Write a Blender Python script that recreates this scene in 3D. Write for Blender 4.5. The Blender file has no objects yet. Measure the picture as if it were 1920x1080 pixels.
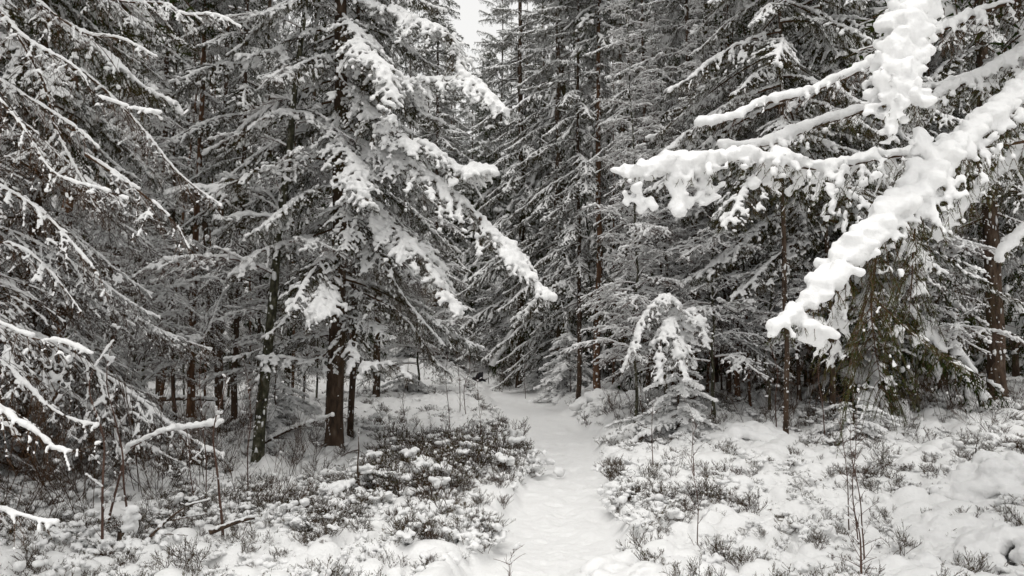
import bpy, math, random
import numpy as np

R = math.radians
sc = bpy.context.scene
col = sc.collection

# ------------------------------------------------------------------ camera
CAM_H = 1.6
PITCH = math.atan(100 / 1440)
cd = bpy.data.cameras.new('camera')
cam = bpy.data.objects.new('camera', cd)
col.objects.link(cam)
cam.location = (0, 0, CAM_H)
cam.rotation_euler = (math.pi / 2 + PITCH, 0, 0)
cd.sensor_width = 36
cd.lens = 27
cd.clip_start = 0.05
cd.clip_end = 1500
sc.camera = cam

# ------------------------------------------------------------------ sky, sun, exposure
SUN_EL, SUN_AZ = 72, 200
w = bpy.data.worlds.new('World')
sc.world = w
w.use_nodes = True
nt = w.node_tree
bg = nt.nodes['Background']
sky = nt.nodes.new('ShaderNodeTexSky')
sky.sky_type = 'NISHITA'
sky.sun_disc = False
sky.sun_elevation = R(SUN_EL)
sky.sun_rotation = R(SUN_AZ)
sky.air_density = 1.0
sky.dust_density = 4.0
bw = nt.nodes.new('ShaderNodeRGBToBW')
mixg = nt.nodes.new('ShaderNodeMix')
mixg.data_type = 'RGBA'
mixg.inputs[0].default_value = 0.94
tint = nt.nodes.new('ShaderNodeMix')
tint.data_type = 'RGBA'
tint.blend_type = 'MULTIPLY'
tint.inputs[0].default_value = 1.0
tint.inputs[7].default_value = (1.0, 0.993, 0.975, 1)
nt.links.new(sky.outputs[0], bw.inputs[0])
nt.links.new(sky.outputs[0], mixg.inputs[6])
nt.links.new(bw.outputs[0], mixg.inputs[7])
# an even cloud layer: the clear-sky gradient is levelled towards one grey value
lev = nt.nodes.new('ShaderNodeMix')
lev.data_type = 'RGBA'
lev.inputs[0].default_value = 0.6
lev.inputs[7].default_value = (8.5, 8.5, 8.5, 1)
nt.links.new(mixg.outputs[2], lev.inputs[6])
nt.links.new(lev.outputs[2], tint.inputs[6])
nt.links.new(tint.outputs[2], bg.inputs[0])
bg.inputs[1].default_value = 0.15

sd = bpy.data.lights.new('sun', 'SUN')
sun = bpy.data.objects.new('sun', sd)
col.objects.link(sun)
sd.energy = 1.3
sd.angle = R(50)
sd.color = (1.0, 0.97, 0.93)
sun.rotation_euler = (R(90 - SUN_EL), 0, R(180 - SUN_AZ))
sun.location = (0, 0, 30)

sc.view_settings.view_transform = 'Standard'
sc.view_settings.look = 'None'
sc.view_settings.exposure = 0.07
sc.view_settings.gamma = 1
sc.cycles.max_bounces = 5
sc.cycles.diffuse_bounces = 4
sc.cycles.glossy_bounces = 1
sc.cycles.use_denoising = True

# ------------------------------------------------------------------ helpers
rng = np.random.default_rng(7)


def P(u, v, D):
    """the point D metres ahead that the lens puts at (u, v) of the 1920 x 1080 frame"""
    x, z = (u - 960) / 1440, (540 - v) / 1440
    y = math.cos(PITCH) - z * math.sin(PITCH)
    zz = math.sin(PITCH) + z * math.cos(PITCH)
    k = D / y
    return np.array([x * k, D, CAM_H + zz * k])


def _hash(ix, iy, iz, seed):
    h = (ix.astype(np.int64) * 374761393 + iy.astype(np.int64) * 668265263 + iz.astype(np.int64) * 2147483647 + seed * 974634777)
    h = (h ^ (h >> 13)) * 1274126177
    h = h ^ (h >> 16)
    return (h & 0xFFFFFF) / float(0xFFFFFF)


def vnoise(p, scale=1.0, seed=0):
    p = np.asarray(p, float) * scale
    if p.shape[-1] == 2:
        p = np.concatenate([p, np.zeros(p.shape[:-1] + (1,))], -1)
    i = np.floor(p).astype(np.int64)
    f = p - i
    f = f * f * (3 - 2 * f)
    out = 0
    for dx in (0, 1):
        wx = f[..., 0] if dx else 1 - f[..., 0]
        for dy in (0, 1):
            wy = f[..., 1] if dy else 1 - f[..., 1]
            for dz in (0, 1):
                wz = f[..., 2] if dz else 1 - f[..., 2]
                out = out + wx * wy * wz * _hash(i[..., 0] + dx, i[..., 1] + dy, i[..., 2] + dz, seed)
    return out


def norm(a):
    return a / np.maximum(np.linalg.norm(a, axis=-1, keepdims=True), 1e-9)


def cat(parts):
    V, F, M, o = [], [], [], 0
    for v, f, m in parts:
        if len(v) == 0:
            continue
        V.append(v); F.append(f + o); M.append(m)
        o += len(v)
    return np.concatenate(V), np.concatenate(F), np.concatenate(M)


def to_mesh(name, vfm, mats, smooth=True):
    V, F, M = vfm
    me = bpy.data.meshes.new(name)
    me.vertices.add(len(V))
    me.vertices.foreach_set('co', V.astype(np.float32).ravel())
    me.loops.add(F.size)
    me.loops.foreach_set('vertex_index', F.astype(np.int32).ravel())
    me.polygons.add(len(F))
    me.polygons.foreach_set('loop_start', np.arange(0, F.size, F.shape[1], dtype=np.int32))
    me.polygons.foreach_set('loop_total', np.full(len(F), F.shape[1], dtype=np.int32))
    me.polygons.foreach_set('material_index', M.astype(np.int32))
    me.polygons.foreach_set('use_smooth', np.full(len(F), smooth, dtype=bool))
    for m in mats:
        me.materials.append(m)
    me.update()
    me.validate()
    return me


def tubes(A, r, k=3, mat=0, cap=False):
    """A (K,n,3) polylines, r (K,n) radii -> one triangle soup of k-sided tubes"""
    K, n, _ = A.shape
    if K == 0:
        return np.zeros((0, 3)), np.zeros((0, 3), int), np.zeros(0, int)
    T = norm(np.gradient(A, axis=1))
    ref = np.where(np.abs(T[..., 2:3]) > 0.9, np.array([1.0, 0, 0]), np.array([0, 0, 1.0]))
    ref = np.broadcast_to(ref[:, n // 2:n // 2 + 1], A.shape)
    U = norm(np.cross(T, ref)); W = np.cross(T, U)
    a = np.arange(k) * 2 * math.pi / k
    V = A[:, :, None] + r[:, :, None, None] * (np.cos(a)[:, None] * U[:, :, None] + np.sin(a)[:, None] * W[:, :, None])
    idx = np.arange(K * n * k).reshape(K, n, k)
    a0, a1 = idx[:, :-1], idx[:, 1:]
    b0, b1 = np.roll(a0, -1, 2), np.roll(a1, -1, 2)
    F = np.concatenate([np.stack([a0, b0, b1], -1).reshape(-1, 3), np.stack([a0, b1, a1], -1).reshape(-1, 3)])
    return V.reshape(-1, 3), F, np.full(len(F), mat)


def sample_polys(A, step, r):
    """evenly spaced points and tangents on (K,n,3) polylines"""
    seg = np.linalg.norm(np.diff(A, axis=1), axis=2)
    cnt = np.maximum(1, (seg / step + r.random(seg.shape)).astype(int))
    k, j = np.nonzero(cnt)
    reps = cnt[k, j]
    K, J = np.repeat(k, reps), np.repeat(j, reps)
    t = r.random(len(K))
    p = A[K, J] * (1 - t[:, None]) + A[K, J + 1] * t[:, None]
    T = norm(A[K, J + 1] - A[K, J])
    s = (J + t) / (A.shape[1] - 1)
    return p, T, s, K


def needles(A, step, ln, wd, r, mat=1, per=1):
    if len(A) == 0:
        return np.zeros((0, 3)), np.zeros((0, 3), int), np.zeros(0, int)
    p, T, s, _ = sample_polys(A, step, r)
    if per > 1:
        p, T = np.repeat(p, per, 0), np.repeat(T, per, 0)
    n = len(p)
    rnd = norm(r.normal(size=(n, 3)))
    side = norm(np.cross(T, rnd))
    d = norm(T * (0.55 + 0.4 * r.random((n, 1))) + side * 0.8 + np.array([0, 0, -0.12]))
    bw_ = norm(np.cross(d, norm(r.normal(size=(n, 3)))))
    L = ln * (0.65 + 0.6 * r.random((n, 1)))
    V = np.stack([p - bw_ * wd / 2, p + bw_ * wd / 2, p + d * L], 1).reshape(-1, 3)
    F = np.arange(3 * n).reshape(n, 3)
    return V, F, np.full(n, mat)


def icos(sub):
    t = (1 + 5 ** .5) / 2
    V = np.array([(-1, t, 0), (1, t, 0), (-1, -t, 0), (1, -t, 0), (0, -1, t), (0, 1, t), (0, -1, -t), (0, 1, -t), (t, 0, -1), (t, 0, 1), (-t, 0, -1), (-t, 0, 1)], float)
    F = [(0, 11, 5), (0, 5, 1), (0, 1, 7), (0, 7, 10), (0, 10, 11), (1, 5, 9), (5, 11, 4), (11, 10, 2), (10, 7, 6), (7, 1, 8), (3, 9, 4), (3, 4, 2), (3, 2, 6), (3, 6, 8), (3, 8, 9), (4, 9, 5), (2, 4, 11), (6, 2, 10), (8, 6, 7), (9, 8, 1)]
    V = norm(V)
    for _ in range(sub):
        c, V2, F2 = {}, list(V), []
        def mid(a, b):
            k = (min(a, b), max(a, b))
            if k not in c:
                c[k] = len(V2); V2.append(norm((V2[a] + V2[b]) / 2))
            return c[k]
        for a, b, d in F:
            x, y, z = mid(a, b), mid(b, d), mid(d, a)
            F2 += [(a, x, z), (b, y, x), (d, z, y), (x, y, z)]
        V, F = np.array(V2), F2
    return V, np.array(F)


ICO = [icos(0), icos(1), icos(2)]


BR = np.random.default_rng(99)


def balls(C, r, sub=0, squash=0.8, mat=0):
    v, f = ICO[sub]
    r = np.asarray(r, float)
    an = BR.uniform(.7, 1.35, (len(C), 1, 3)) if sub < 2 else 1.0
    V = C[:, None] + v[None] * r[:, None, None] * np.array([1, 1, squash]) * an
    F = f[None] + (np.arange(len(C)) * len(v))[:, None, None]
    F = F.reshape(-1, 3)
    return V.reshape(-1, 3), F, np.full(len(F), mat)


def remesh(vfm, voxel, disp=0.0, dscale=0.12, mat_list=None, name='snow', dec=None, smooth=0):
    """fuse a soup of closed lumps into one skin of snow"""
    me = to_mesh(name + '_raw', vfm, [])
    ob = bpy.data.objects.new(name + '_raw', me)
    col.objects.link(ob)
    m = ob.modifiers.new('r', 'REMESH'); m.mode = 'VOXEL'; m.voxel_size = voxel
    if smooth:
        m = ob.modifiers.new('s', 'SMOOTH'); m.iterations = smooth; m.factor = 0.5
    if dec:
        m = ob.modifiers.new('c', 'DECIMATE'); m.ratio = dec
    dg = bpy.context.evaluated_depsgraph_get()
    out = bpy.data.meshes.new_from_object(ob.evaluated_get(dg))
    bpy.data.objects.remove(ob); bpy.data.meshes.remove(me)
    n = len(out.vertices)
    co = np.empty(n * 3, np.float32); out.vertices.foreach_get('co', co)
    co = co.reshape(-1, 3).astype(float)
    out.calc_loop_triangles()
    F = np.empty(len(out.loop_triangles) * 3, np.int32); out.loop_triangles.foreach_get('vertices', F)
    F = F.reshape(-1, 3)
    if disp and n:
        no = np.empty(n * 3, np.float32); out.vertices.foreach_get('normal', no)
        no = no.reshape(-1, 3)
        k = vnoise(co, 1 / dscale, 3) - .5 + .5 * (vnoise(co, 2.6 / dscale, 4) - .5) + .25 * (vnoise(co, 6.1 / dscale, 5) - .5)
        co += no * (k * disp * 2)[:, None]
    bpy.data.meshes.remove(out)
    return co, F, np.zeros(len(F), int)


def new_obj(name, me, parent=None, label=None):
    o = bpy.data.objects.new(name, me)
    col.objects.link(o)
    if parent:
        o.parent = parent
    if label:
        o['label'] = label
    return o


def tag(o, label=None, cat_=None, group=None, kind=None):
    if label: o['label'] = label
    if cat_: o['category'] = cat_
    if group: o['group'] = group
    if kind: o['kind'] = kind
    return o


def root_at(name, loc, label, cat_, group=None):
    o = bpy.data.objects.new(name, None)
    o.empty_display_size = 0.3
    col.objects.link(o)
    o.location = loc
    return tag(o, label, cat_, group)


def resample(pts, n):
    """smooth curve (Catmull-Rom) through pts, n samples even in length"""
    pts = np.asarray(pts, float)
    if len(pts) == 2:
        q = pts[0] + (pts[1] - pts[0]) * np.linspace(0, 1, n)[:, None]
        return q
    e = np.vstack([2 * pts[0] - pts[1], pts, 2 * pts[-1] - pts[-2]])
    out = []
    for i in range(1, len(e) - 2):
        t = np.linspace(0, 1, 12, endpoint=False)[:, None]
        a, b, c, d = e[i - 1], e[i], e[i + 1], e[i + 2]
        out.append(.5 * (2 * b + (c - a) * t + (2 * a - 5 * b + 4 * c - d) * t ** 2 + (3 * b - a - 3 * c + d) * t ** 3))
    q = np.vstack(out + [pts[-1:]])
    s = np.concatenate([[0], np.cumsum(np.linalg.norm(np.diff(q, axis=0), axis=1))])
    x = np.linspace(0, s[-1], n)
    return np.stack([np.interp(x, s, q[:, k]) for k in range(q.shape[1])], 1)


# ------------------------------------------------------------------ materials
def mat(name, rough=0.8):
    m = bpy.data.materials.new(name)
    m.use_nodes = True
    b = m.node_tree.nodes['Principled BSDF']
    b.inputs['Roughness'].default_value = rough
    b.inputs['Specular IOR Level'].default_value = 0.25
    return m, m.node_tree, b


def noise_ramp(nt, b, scale, stops, coord='Object', detail=6, bump=0.0, bump_scale=None, stretch=None, dist=0.02):
    tc = nt.nodes.new('ShaderNodeTexCoord')
    mp = nt.nodes.new('ShaderNodeMapping')
    if stretch: mp.inputs['Scale'].default_value = stretch
    nt.links.new(tc.outputs[coord], mp.inputs[0])
    n = nt.nodes.new('ShaderNodeTexNoise')
    n.inputs['Scale'].default_value = scale
    n.inputs['Detail'].default_value = detail
    nt.links.new(mp.outputs[0], n.inputs['Vector'])
    cr = nt.nodes.new('ShaderNodeValToRGB')
    e = cr.color_ramp.elements
    while len(e) < len(stops): e.new(0.5)
    for el, (p, c) in zip(e, stops):
        el.position = p; el.color = (*c, 1)
    nt.links.new(n.outputs[0], cr.inputs[0])
    nt.links.new(cr.outputs[0], b.inputs['Base Color'])
    if bump:
        n2 = nt.nodes.new('ShaderNodeTexNoise')
        n2.inputs['Scale'].default_value = bump_scale or scale
        n2.inputs['Detail'].default_value = 5
        nt.links.new(mp.outputs[0], n2.inputs['Vector'])
        bp = nt.nodes.new('ShaderNodeBump')
        bp.inputs['Strength'].default_value = bump
        bp.inputs['Distance'].default_value = dist
        nt.links.new(n2.outputs[0], bp.inputs['Height'])
        nt.links.new(bp.outputs[0], b.inputs['Normal'])
    return cr


M_SNOW, t_, b_ = mat('snow', 0.65)
noise_ramp(t_, b_, 9, [(0.3, (0.76, 0.76, 0.76)), (0.7, (0.84, 0.84, 0.835))], bump=0.5, bump_scale=42, dist=0.012)
b_.inputs['Specular IOR Level'].default_value = 0.15

M_BARK, t_, b_ = mat('spruce_bark', 0.9)
noise_ramp(t_, b_, 5, [(0.3, (0.026, 0.018, 0.012)), (0.55, (0.078, 0.050, 0.033)), (0.75, (0.13, 0.10, 0.075))], stretch=(3, 3, 1), bump=1, bump_scale=14, dist=0.03)
M_PINE, t_, b_ = mat('pine_bark', 0.9)
noise_ramp(t_, b_, 6, [(0.3, (0.04, 0.026, 0.018)), (0.55, (0.13, 0.07, 0.04)), (0.75, (0.22, 0.12, 0.065))], stretch=(3, 3, .8), bump=1, bump_scale=16, dist=0.02)
M_MOSSY, t_, b_ = mat('mossy_bark', 0.9)
noise_ramp(t_, b_, 9, [(0.35, (0.02, 0.018, 0.012)), (0.5, (0.055, 0.055, 0.032)), (0.64, (0.12, 0.11, 0.08)), (0.7, (0.3, 0.3, 0.28))], stretch=(2, 2, 1.2), bump=1, bump_scale=20, dist=0.03)
M_TWIG, t_, b_ = mat('twig_bark', 0.85)
noise_ramp(t_, b_, 3, [(0.3, (0.026, 0.013, 0.006)), (0.7, (0.085, 0.044, 0.02))])
M_REDTWIG, t_, b_ = mat('birch_twig', 0.8)
noise_ramp(t_, b_, 3, [(0.3, (0.05, 0.028, 0.022)), (0.7, (0.13, 0.075, 0.055))])


def needle_mat(name, a, b2, c):
    m, t, b = mat(name, 0.6)
    noise_ramp(t, b, 2.2, [(0.3, a), (0.5, b2), (0.72, c)], detail=3)
    b.inputs['Specular IOR Level'].default_value = 0.08
    return m


M_NEEDLE = needle_mat('spruce_needles', (0.010, 0.020, 0.0025), (0.021, 0.034, 0.005), (0.052, 0.040, 0.009))
M_NEEDLE_DRY = needle_mat('dry_spruce_needles', (0.016, 0.015, 0.003), (0.040, 0.027, 0.008), (0.078, 0.046, 0.016))
M_HEATH = needle_mat('dwarf_shrub_leaves', (0.04, 0.045, 0.018), (0.095, 0.095, 0.045), (0.18, 0.155, 0.09))


# ------------------------------------------------------------------ branches
def lat_polys(path, step, lenf, ang, hang, r, n=6, start=0.12, end=1.0, upish=0.0):
    """side twigs of a main axis as (K,n,3)"""
    L = np.sum(np.linalg.norm(np.diff(path, axis=0), axis=1))
    K = max(2, int(L * (end - start) / step)) * 2
    s = start + (end - start) * (np.arange(K) // 2 + r.random(K) * .9) / (K / 2)
    s = np.clip(s, 0, 0.995)
    m = len(path)
    f = s * (m - 1); i = np.minimum(f.astype(int), m - 2); f = (f - i)[:, None]
    p = path[i] * (1 - f) + path[i + 1] * f
    T = norm(path[i + 1] - path[i])
    side = norm(np.cross(T, np.array([0, 0, 1.0])) + 1e-6)
    sg = np.where(np.arange(K) % 2 == 0, 1, -1)[:, None] * 1.0
    a = ang + r.normal(0, .17, K)[:, None] if np.isscalar(ang) else ang
    d = T * np.cos(a) + side * sg * np.sin(a) + np.array([0, 0, 1.0]) * (upish + r.normal(0, .16, (K, 1)))
    d = norm(d)
    ln = lenf(s) * (0.55 + 0.65 * r.random(K))
    t = np.linspace(0, 1, n)[None, :, None]
    Q = p[:, None] + d[:, None] * ln[:, None, None] * t
    h = hang * (0.6 + .8 * r.random(K)) * ln
    Q[..., 2] -= h[:, None] * t[..., 0] ** 1.7
    bend = r.normal(0, .07, (K, 1, 3)) * ln[:, None, None]
    Q = Q + bend * t ** 2 * 1.2
    return Q, s, ln


def ter_polys(A, ln, per_m, lmax, ang, hang, r, n=3):
    """second order twigs on (K,n,3) lateral polylines"""
    K = len(A)
    cnt = np.maximum(1, (ln * per_m).astype(int)) * 2
    k = np.repeat(np.arange(K), cnt)
    j = np.concatenate([np.arange(c) for c in cnt])
    t = 0.12 + 0.85 * (j // 2 + r.random(len(j))) / (cnt[k] / 2)
    t = np.clip(t, 0, .98)
    m = A.shape[1]
    f = t * (m - 1); i = np.minimum(f.astype(int), m - 2); f = (f - i)[:, None]
    p = A[k, i] * (1 - f) + A[k, i + 1] * f
    T = norm(A[k, i + 1] - A[k, i])
    side = norm(np.cross(T, np.array([0, 0, 1.0])) + 1e-6)
    sg = np.where(j % 2 == 0, 1, -1)[:, None]
    d = norm(T * math.cos(ang) + side * sg * math.sin(ang) + r.normal(0, .22, (len(k), 3)))
    l2 = lmax * (1 - .65 * t) * (0.5 + .8 * r.random(len(k))) * np.minimum(1, ln[k] / .25)
    tt = np.linspace(0, 1, n)[None, :, None]
    Q = p[:, None] + d[:, None] * l2[:, None, None] * tt
    Q[..., 2] -= (hang * l2)[:, None] * tt[..., 0] ** 1.6
    return Q, l2


def snow_on(A, step, rad, cover, r, seed, k=1.0, steep=1.0):
    """centres and radii of the lumps lying on polylines; rad scalar or per polyline"""
    p, T, s, K = sample_polys(A, step, r)
    rr = (rad[K] if not np.isscalar(rad) else np.full(len(K), rad))
    n = vnoise(p, 3.6, seed) * .5 + vnoise(p, 11.0, seed + 1) * .5
    n = (n - .5) * 1.3 + .5
    keep = n > (1 - cover) * 0.9 + 0.05
    rr = rr * (0.55 + 1.0 * np.clip((n - .3) * 1.6, 0, 1)) * (1 - .35 * np.abs(T[:, 2])) * (1 - .6 * steep * np.clip(np.abs(T[:, 2]) - .7, 0, .3) / .3) * (0.75 + .5 * r.random(len(K)))
    p = p + np.array([0, 0, 1.0]) * (rr * .75)[:, None] + r.normal(0, 1, p.shape) * (rr * .22 * k)[:, None]
    return p[keep], rr[keep]


def spruce_parts(path, r0, lat_len, seed, lat_step=.075, ang=0.95, hang=.35, ter=18, ter_len=.12, ter_hang=.35,
                 nstep=.011, nlen=.017, nwid=.0032, bare=.25, snow_main=.03, snow_lat=.021, snow_ter=.014,
                 cover=.62, cover_ter=.45, vox=.014, mainf=None, twig_r=.0035, disp=.007, per=1, green=True, lat_start=.12, tips=True, dec=None, extra=None, steep=1.0, ko=1.0, ter_tubes=True, ln=6, gap=.24, cap=False, smooth=0, upish=0.0):
    r = np.random.default_rng(seed)
    m = len(path)
    s = np.linspace(0, 1, m)
    rad = r0 * (1 - .86 * s)
    lenf = lambda q: lat_len * np.clip(np.minimum(1, (q + .12) * 2.4) * (1 - q) ** .55 * 1.05 + .06, 0, 1)
    A, sa, la = lat_polys(path, lat_step, lenf, ang, hang, r, n=ln, start=lat_start, upish=upish)
    parts = [tubes(path[None], rad[None], 6 if ter_tubes else 3, 0)]
    parts.append(tubes(A, np.linspace(twig_r, twig_r * .4, A.shape[1])[None] * np.ones((len(A), 1)), 3, 0))
    B = np.zeros((0, 3, 3)); lb = np.zeros(0)
    if ter:
        B, lb = ter_polys(A, la, ter, ter_len, .8, ter_hang, r)
        if ter_tubes: parts.append(tubes(B, np.linspace(twig_r * .6, twig_r * .3, B.shape[1])[None] * np.ones((len(B), 1)), 3, 0))
    if green:
        keep = sa > bare
        parts.append(needles(A[keep][:, 1:], nstep, nlen, nwid, r, 1, per))
        if ter: parts.append(needles(B, nstep, nlen, nwid, r, 1, per))
        tip = path[int(m * .75):]
        parts.append(needles(tip[None], nstep * .5, nlen, nwid, r, 1, per))
    wood = cat(parts)
    # snow
    C, Q = [], []
    if snow_main:
        mf = mainf(s) if mainf else np.ones(m)
        p, T, ss, K = sample_polys(path[None], snow_main * (.35 if snow_main < .045 or not cap else .05), r)
        rr = snow_main * (1 if snow_main < .045 or not cap else (.38 + .24 * r.random(len(p)))) * np.interp(ss, s, mf) * (.45 + .7 * vnoise(p, 5, seed) + .35 * vnoise(p, 14, seed + 9)) * (1 - .25 * np.abs(T[:, 2])) * (1 - .7 * steep * np.clip(np.abs(T[:, 2]) - .8, 0, .2) / .2)
        kk = vnoise(p, 5, seed + 5) > gap
        p = p + np.array([0, 0, 1.0]) * (rr * .8 + np.interp(ss, s, rad) * .6)[:, None] + (r.normal(0, 1, p.shape) * (rr * .3 * ko)[:, None] if snow_main < .045 or not cap else r.normal(0, 1, p.shape) * np.array([1, 1, .5]) * (snow_main * np.interp(ss, s, mf) * (.30 + .34 * vnoise(p, 9, seed + 11)) * ko)[:, None] + np.array([0, 0, 1.0]) * (snow_main * np.interp(ss, s, mf) * .3)[:, None])
        C.append(p[kk]); Q.append(rr[kk])
    if snow_lat:
        c, q = snow_on(A, snow_lat * .9, snow_lat, cover, r, seed + 2); C.append(c); Q.append(q)
    if snow_ter and ter:
        c, q = snow_on(B, snow_ter * 1.0, snow_ter, cover_ter, r, seed + 3); C.append(c); Q.append(q)
    if extra is not None:
        C.append(extra[0]); Q.append(extra[1])
    C = np.concatenate(C); Q = np.concatenate(Q)
    ok = Q > vox * .55
    snow = remesh(balls(C[ok], Q[ok], 0 if vox > .012 else 1, .82), vox, disp=disp, dscale=.05, dec=dec or .34, smooth=smooth)
    return wood, snow


def droop_path(L, a0, a1, tip, seed, n=26, wig=.05):
    """side view of a branch leaving the trunk along +X at slope a0, sagging to a1, tip lifting by tip"""
    r = np.random.default_rng(seed)
    s = np.linspace(0, 1, n)
    a = a0 + (a1 - a0) * np.minimum(1, s * 1.5) + tip * np.clip(s - .72, 0, 1) / .28
    yaw = wig * np.cumsum(r.normal(0, 1, n)) * .5
    ds = L / (n - 1)
    d = np.stack([np.cos(a) * np.cos(yaw), np.cos(a) * np.sin(yaw), np.sin(a)], 1) * ds
    return np.vstack([[0, 0, 0], np.cumsum(d, 0)[:-1]])


KITS = {}


def kit(key, wood, snow, L, needle=None):
    wm = to_mesh(key + '_branch', wood, [M_TWIG, needle or M_NEEDLE], smooth=False)
    sm = to_mesh(key + '_branch_snow', snow, [M_SNOW])
    KITS.setdefault(key, []).append((wm, sm, L))


LOD = {}
for i in range(3):      # full branches: limp green sprays under thick snow
    for key, a0, a1, tip in (('sag', -.25, -.72, .35), ('mid', -.05, -.38, .3), ('rise', .3, -.02, .25)):
        pth = droop_path(2.2, a0, a1, tip, 10 + i)
        wd_, sn_ = spruce_parts(pth, .017, .52, 100 + i * 7, hang=.55, ter=20, ter_hang=.9, nstep=.008, nlen=.023, nwid=.0045, bare=.08, snow_main=.026, snow_lat=.025, snow_ter=.017, vox=.0145, cover=.6, cover_ter=.4)
        kit(key, wd_, sn_, 2.2)
        if i < 2:
            kwl = dict(lat_step=.13, hang=.55, ter=8, ter_len=.2, ter_hang=.9, snow_main=.042, snow_lat=.05, snow_ter=.036, vox=.046, cover=.52, cover_ter=.36,
                       disp=.012, dec=.5, ter_tubes=False, twig_r=.007, ln=4)
            LOD[(key, i)] = spruce_parts(pth[::3], .017, .55, 100 + i * 7, nstep=.085, nlen=.085, nwid=.024, bare=.08, **kwl)
for i in range(4):      # lower, half bare, brownish twigs with thin lines of snow
    pth = droop_path(2.4, -.1 - .12 * i, -.55 - .06 * i, .25, 40 + i, wig=.08)
    wd_, sn_ = spruce_parts(pth, .014, .62, 140 + i * 7, lat_step=.085, hang=.65, ter=13, ter_len=.22, ter_hang=.6, nstep=.014, nlen=.016, nwid=.0035,
                            bare=.2, snow_main=.0165, snow_lat=.0125, snow_ter=.0105, vox=.0095, cover=.74, cover_ter=.5, disp=.003, twig_r=.0035)
    kit('thin', wd_, sn_, 2.4, M_NEEDLE_DRY)

for i in range(3):      # bare broadleaved limbs, rising, knobbed with snow
    pth = droop_path(1.8, (.95, .5, .2)[i], (.2, -.25, -.5)[i], (-.5, -.3, .2)[i], 60 + i, wig=.16)
    wd_, sn_ = spruce_parts(pth, .012, .75, 160 + i * 7, lat_step=.15, ang=.7, hang=.2, ter=7, ter_len=.28, ter_hang=.4, green=False,
                            snow_main=.026, snow_lat=.027, snow_ter=.021, vox=.014, cover=.66, cover_ter=.42, disp=.007, twig_r=.004)
    wm_ = to_mesh('birch_branch', wd_, [M_REDTWIG], smooth=False)
    KITS.setdefault('birch', []).append((wm_, to_mesh('birch_branch_snow', sn_, [M_SNOW]), 1.8))
for i in range(3):      # short boughs of young spruces under a thick load
    pth = droop_path(.9, .1, -.45, .1, 80 + i)
    wd_, sn_ = spruce_parts(pth, .008, .27, 180 + i * 7, lat_step=.05, hang=.35, ter=22, ter_len=.08, nstep=.006, nlen=.015, nwid=.003, bare=.05,
                            snow_main=.034, snow_lat=.024, snow_ter=.014, vox=.012, cover=.8, cover_ter=.5, disp=.006)
    kit('young', wd_, sn_, .9)

# crowns for the trees that stand too far off to show single branches
def put(vfm, M):
    V, F, m = vfm
    return V @ M[:3, :3].T + M[:3, 3], F, m


def rotz(a, s=1, t=(0, 0, 0), sz=None, tilt=0):
    M = np.eye(4)
    Rz = np.array([[math.cos(a), -math.sin(a), 0], [math.sin(a), math.cos(a), 0], [0, 0, 1]])
    Rx = np.array([[1, 0, 0], [0, math.cos(tilt), -math.sin(tilt)], [0, math.sin(tilt), math.cos(tilt)]])
    M[:3, :3] = Rz @ Rx * s
    M[:3, 3] = t
    return M


CROWNS = []
for v in range(3):
    r = np.random.default_rng(300 + v)
    ws, ss = [], []
    Hc = 9.0
    z = 0.0
    while z < Hc - .25:
        q = z / Hc
        rl = (1.9 * (1 - q) ** .75 + .25) * (1 if v % 2 else .85)
        for b in range(5 if z < 6 else 4):
            key = 'sag' if q < .45 else ('mid' if q < .75 else 'rise')
            g = LOD[(key, int(r.integers(2)))]
            M = rotz(r.random() * 6.28, rl / 2.2 * (.55 + .75 * r.random()), (0, 0, max(0, z + r.normal(0, .2))), tilt=r.normal(0, .3))
            M[:3, :3] = M[:3, :3] @ np.array([[1, 0, 0], [0, 1.25, 0], [0, 0, 1]])
            ws.append(put(g[0], M)); ss.append(put(g[1], M))
        z += .46 - .1 * q
    CROWNS.append((to_mesh('spruce_crown', cat(ws), [M_TWIG, M_NEEDLE], smooth=False), to_mesh('spruce_crown_snow', cat(ss), [M_SNOW]), Hc))


# ------------------------------------------------------------------ the lie of the land
PATH = np.array([(-3.0, .0, .6), (0, .1, .55), (3.5, .16, .55), (5.2, .22, .54), (7, .44, .48), (9.6, .70, .47), (12.8, .69, .66), (16.5, .46, .85), (22, .25, .85), (26, -.15, .7), (29, -1.0, .6), (34, -3.6, .5), (48, -10, .5), (80, -20, .8)])


def path_d(x, y):
    c = np.interp(y, PATH[:, 0], PATH[:, 1]); h = np.interp(y, PATH[:, 0], PATH[:, 2])
    return (x - c) / h, x - c


def domes(x, y, cell, seed, rmin, rmax, dens=1.0):
    """rounded cushions of snow, overlapping"""
    gx, gy = np.floor(x / cell).astype(np.int64), np.floor(y / cell).astype(np.int64)
    best = np.zeros_like(x)
    for dx in (-1, 0, 1):
        for dy in (-1, 0, 1):
            cx, cy = gx + dx, gy + dy
            z0 = np.zeros_like(cx)
            px = (cx + _hash(cx, cy, z0, seed)) * cell; py = (cy + _hash(cx, cy, z0, seed + 1)) * cell
            rr = rmin + (rmax - rmin) * _hash(cx, cy, z0, seed + 2)
            el = .7 + .6 * _hash(cx, cy, z0, seed + 4)
            on = _hash(cx, cy, z0, seed + 3) < dens
            d2 = ((x - px) ** 2 * el + (y - py) ** 2 / el) / rr ** 2
            h = np.clip(1 - d2, 0, 1) ** .42 * rr * .85
            best = np.maximum(best, np.where(on, h, 0))
    return best


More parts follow.
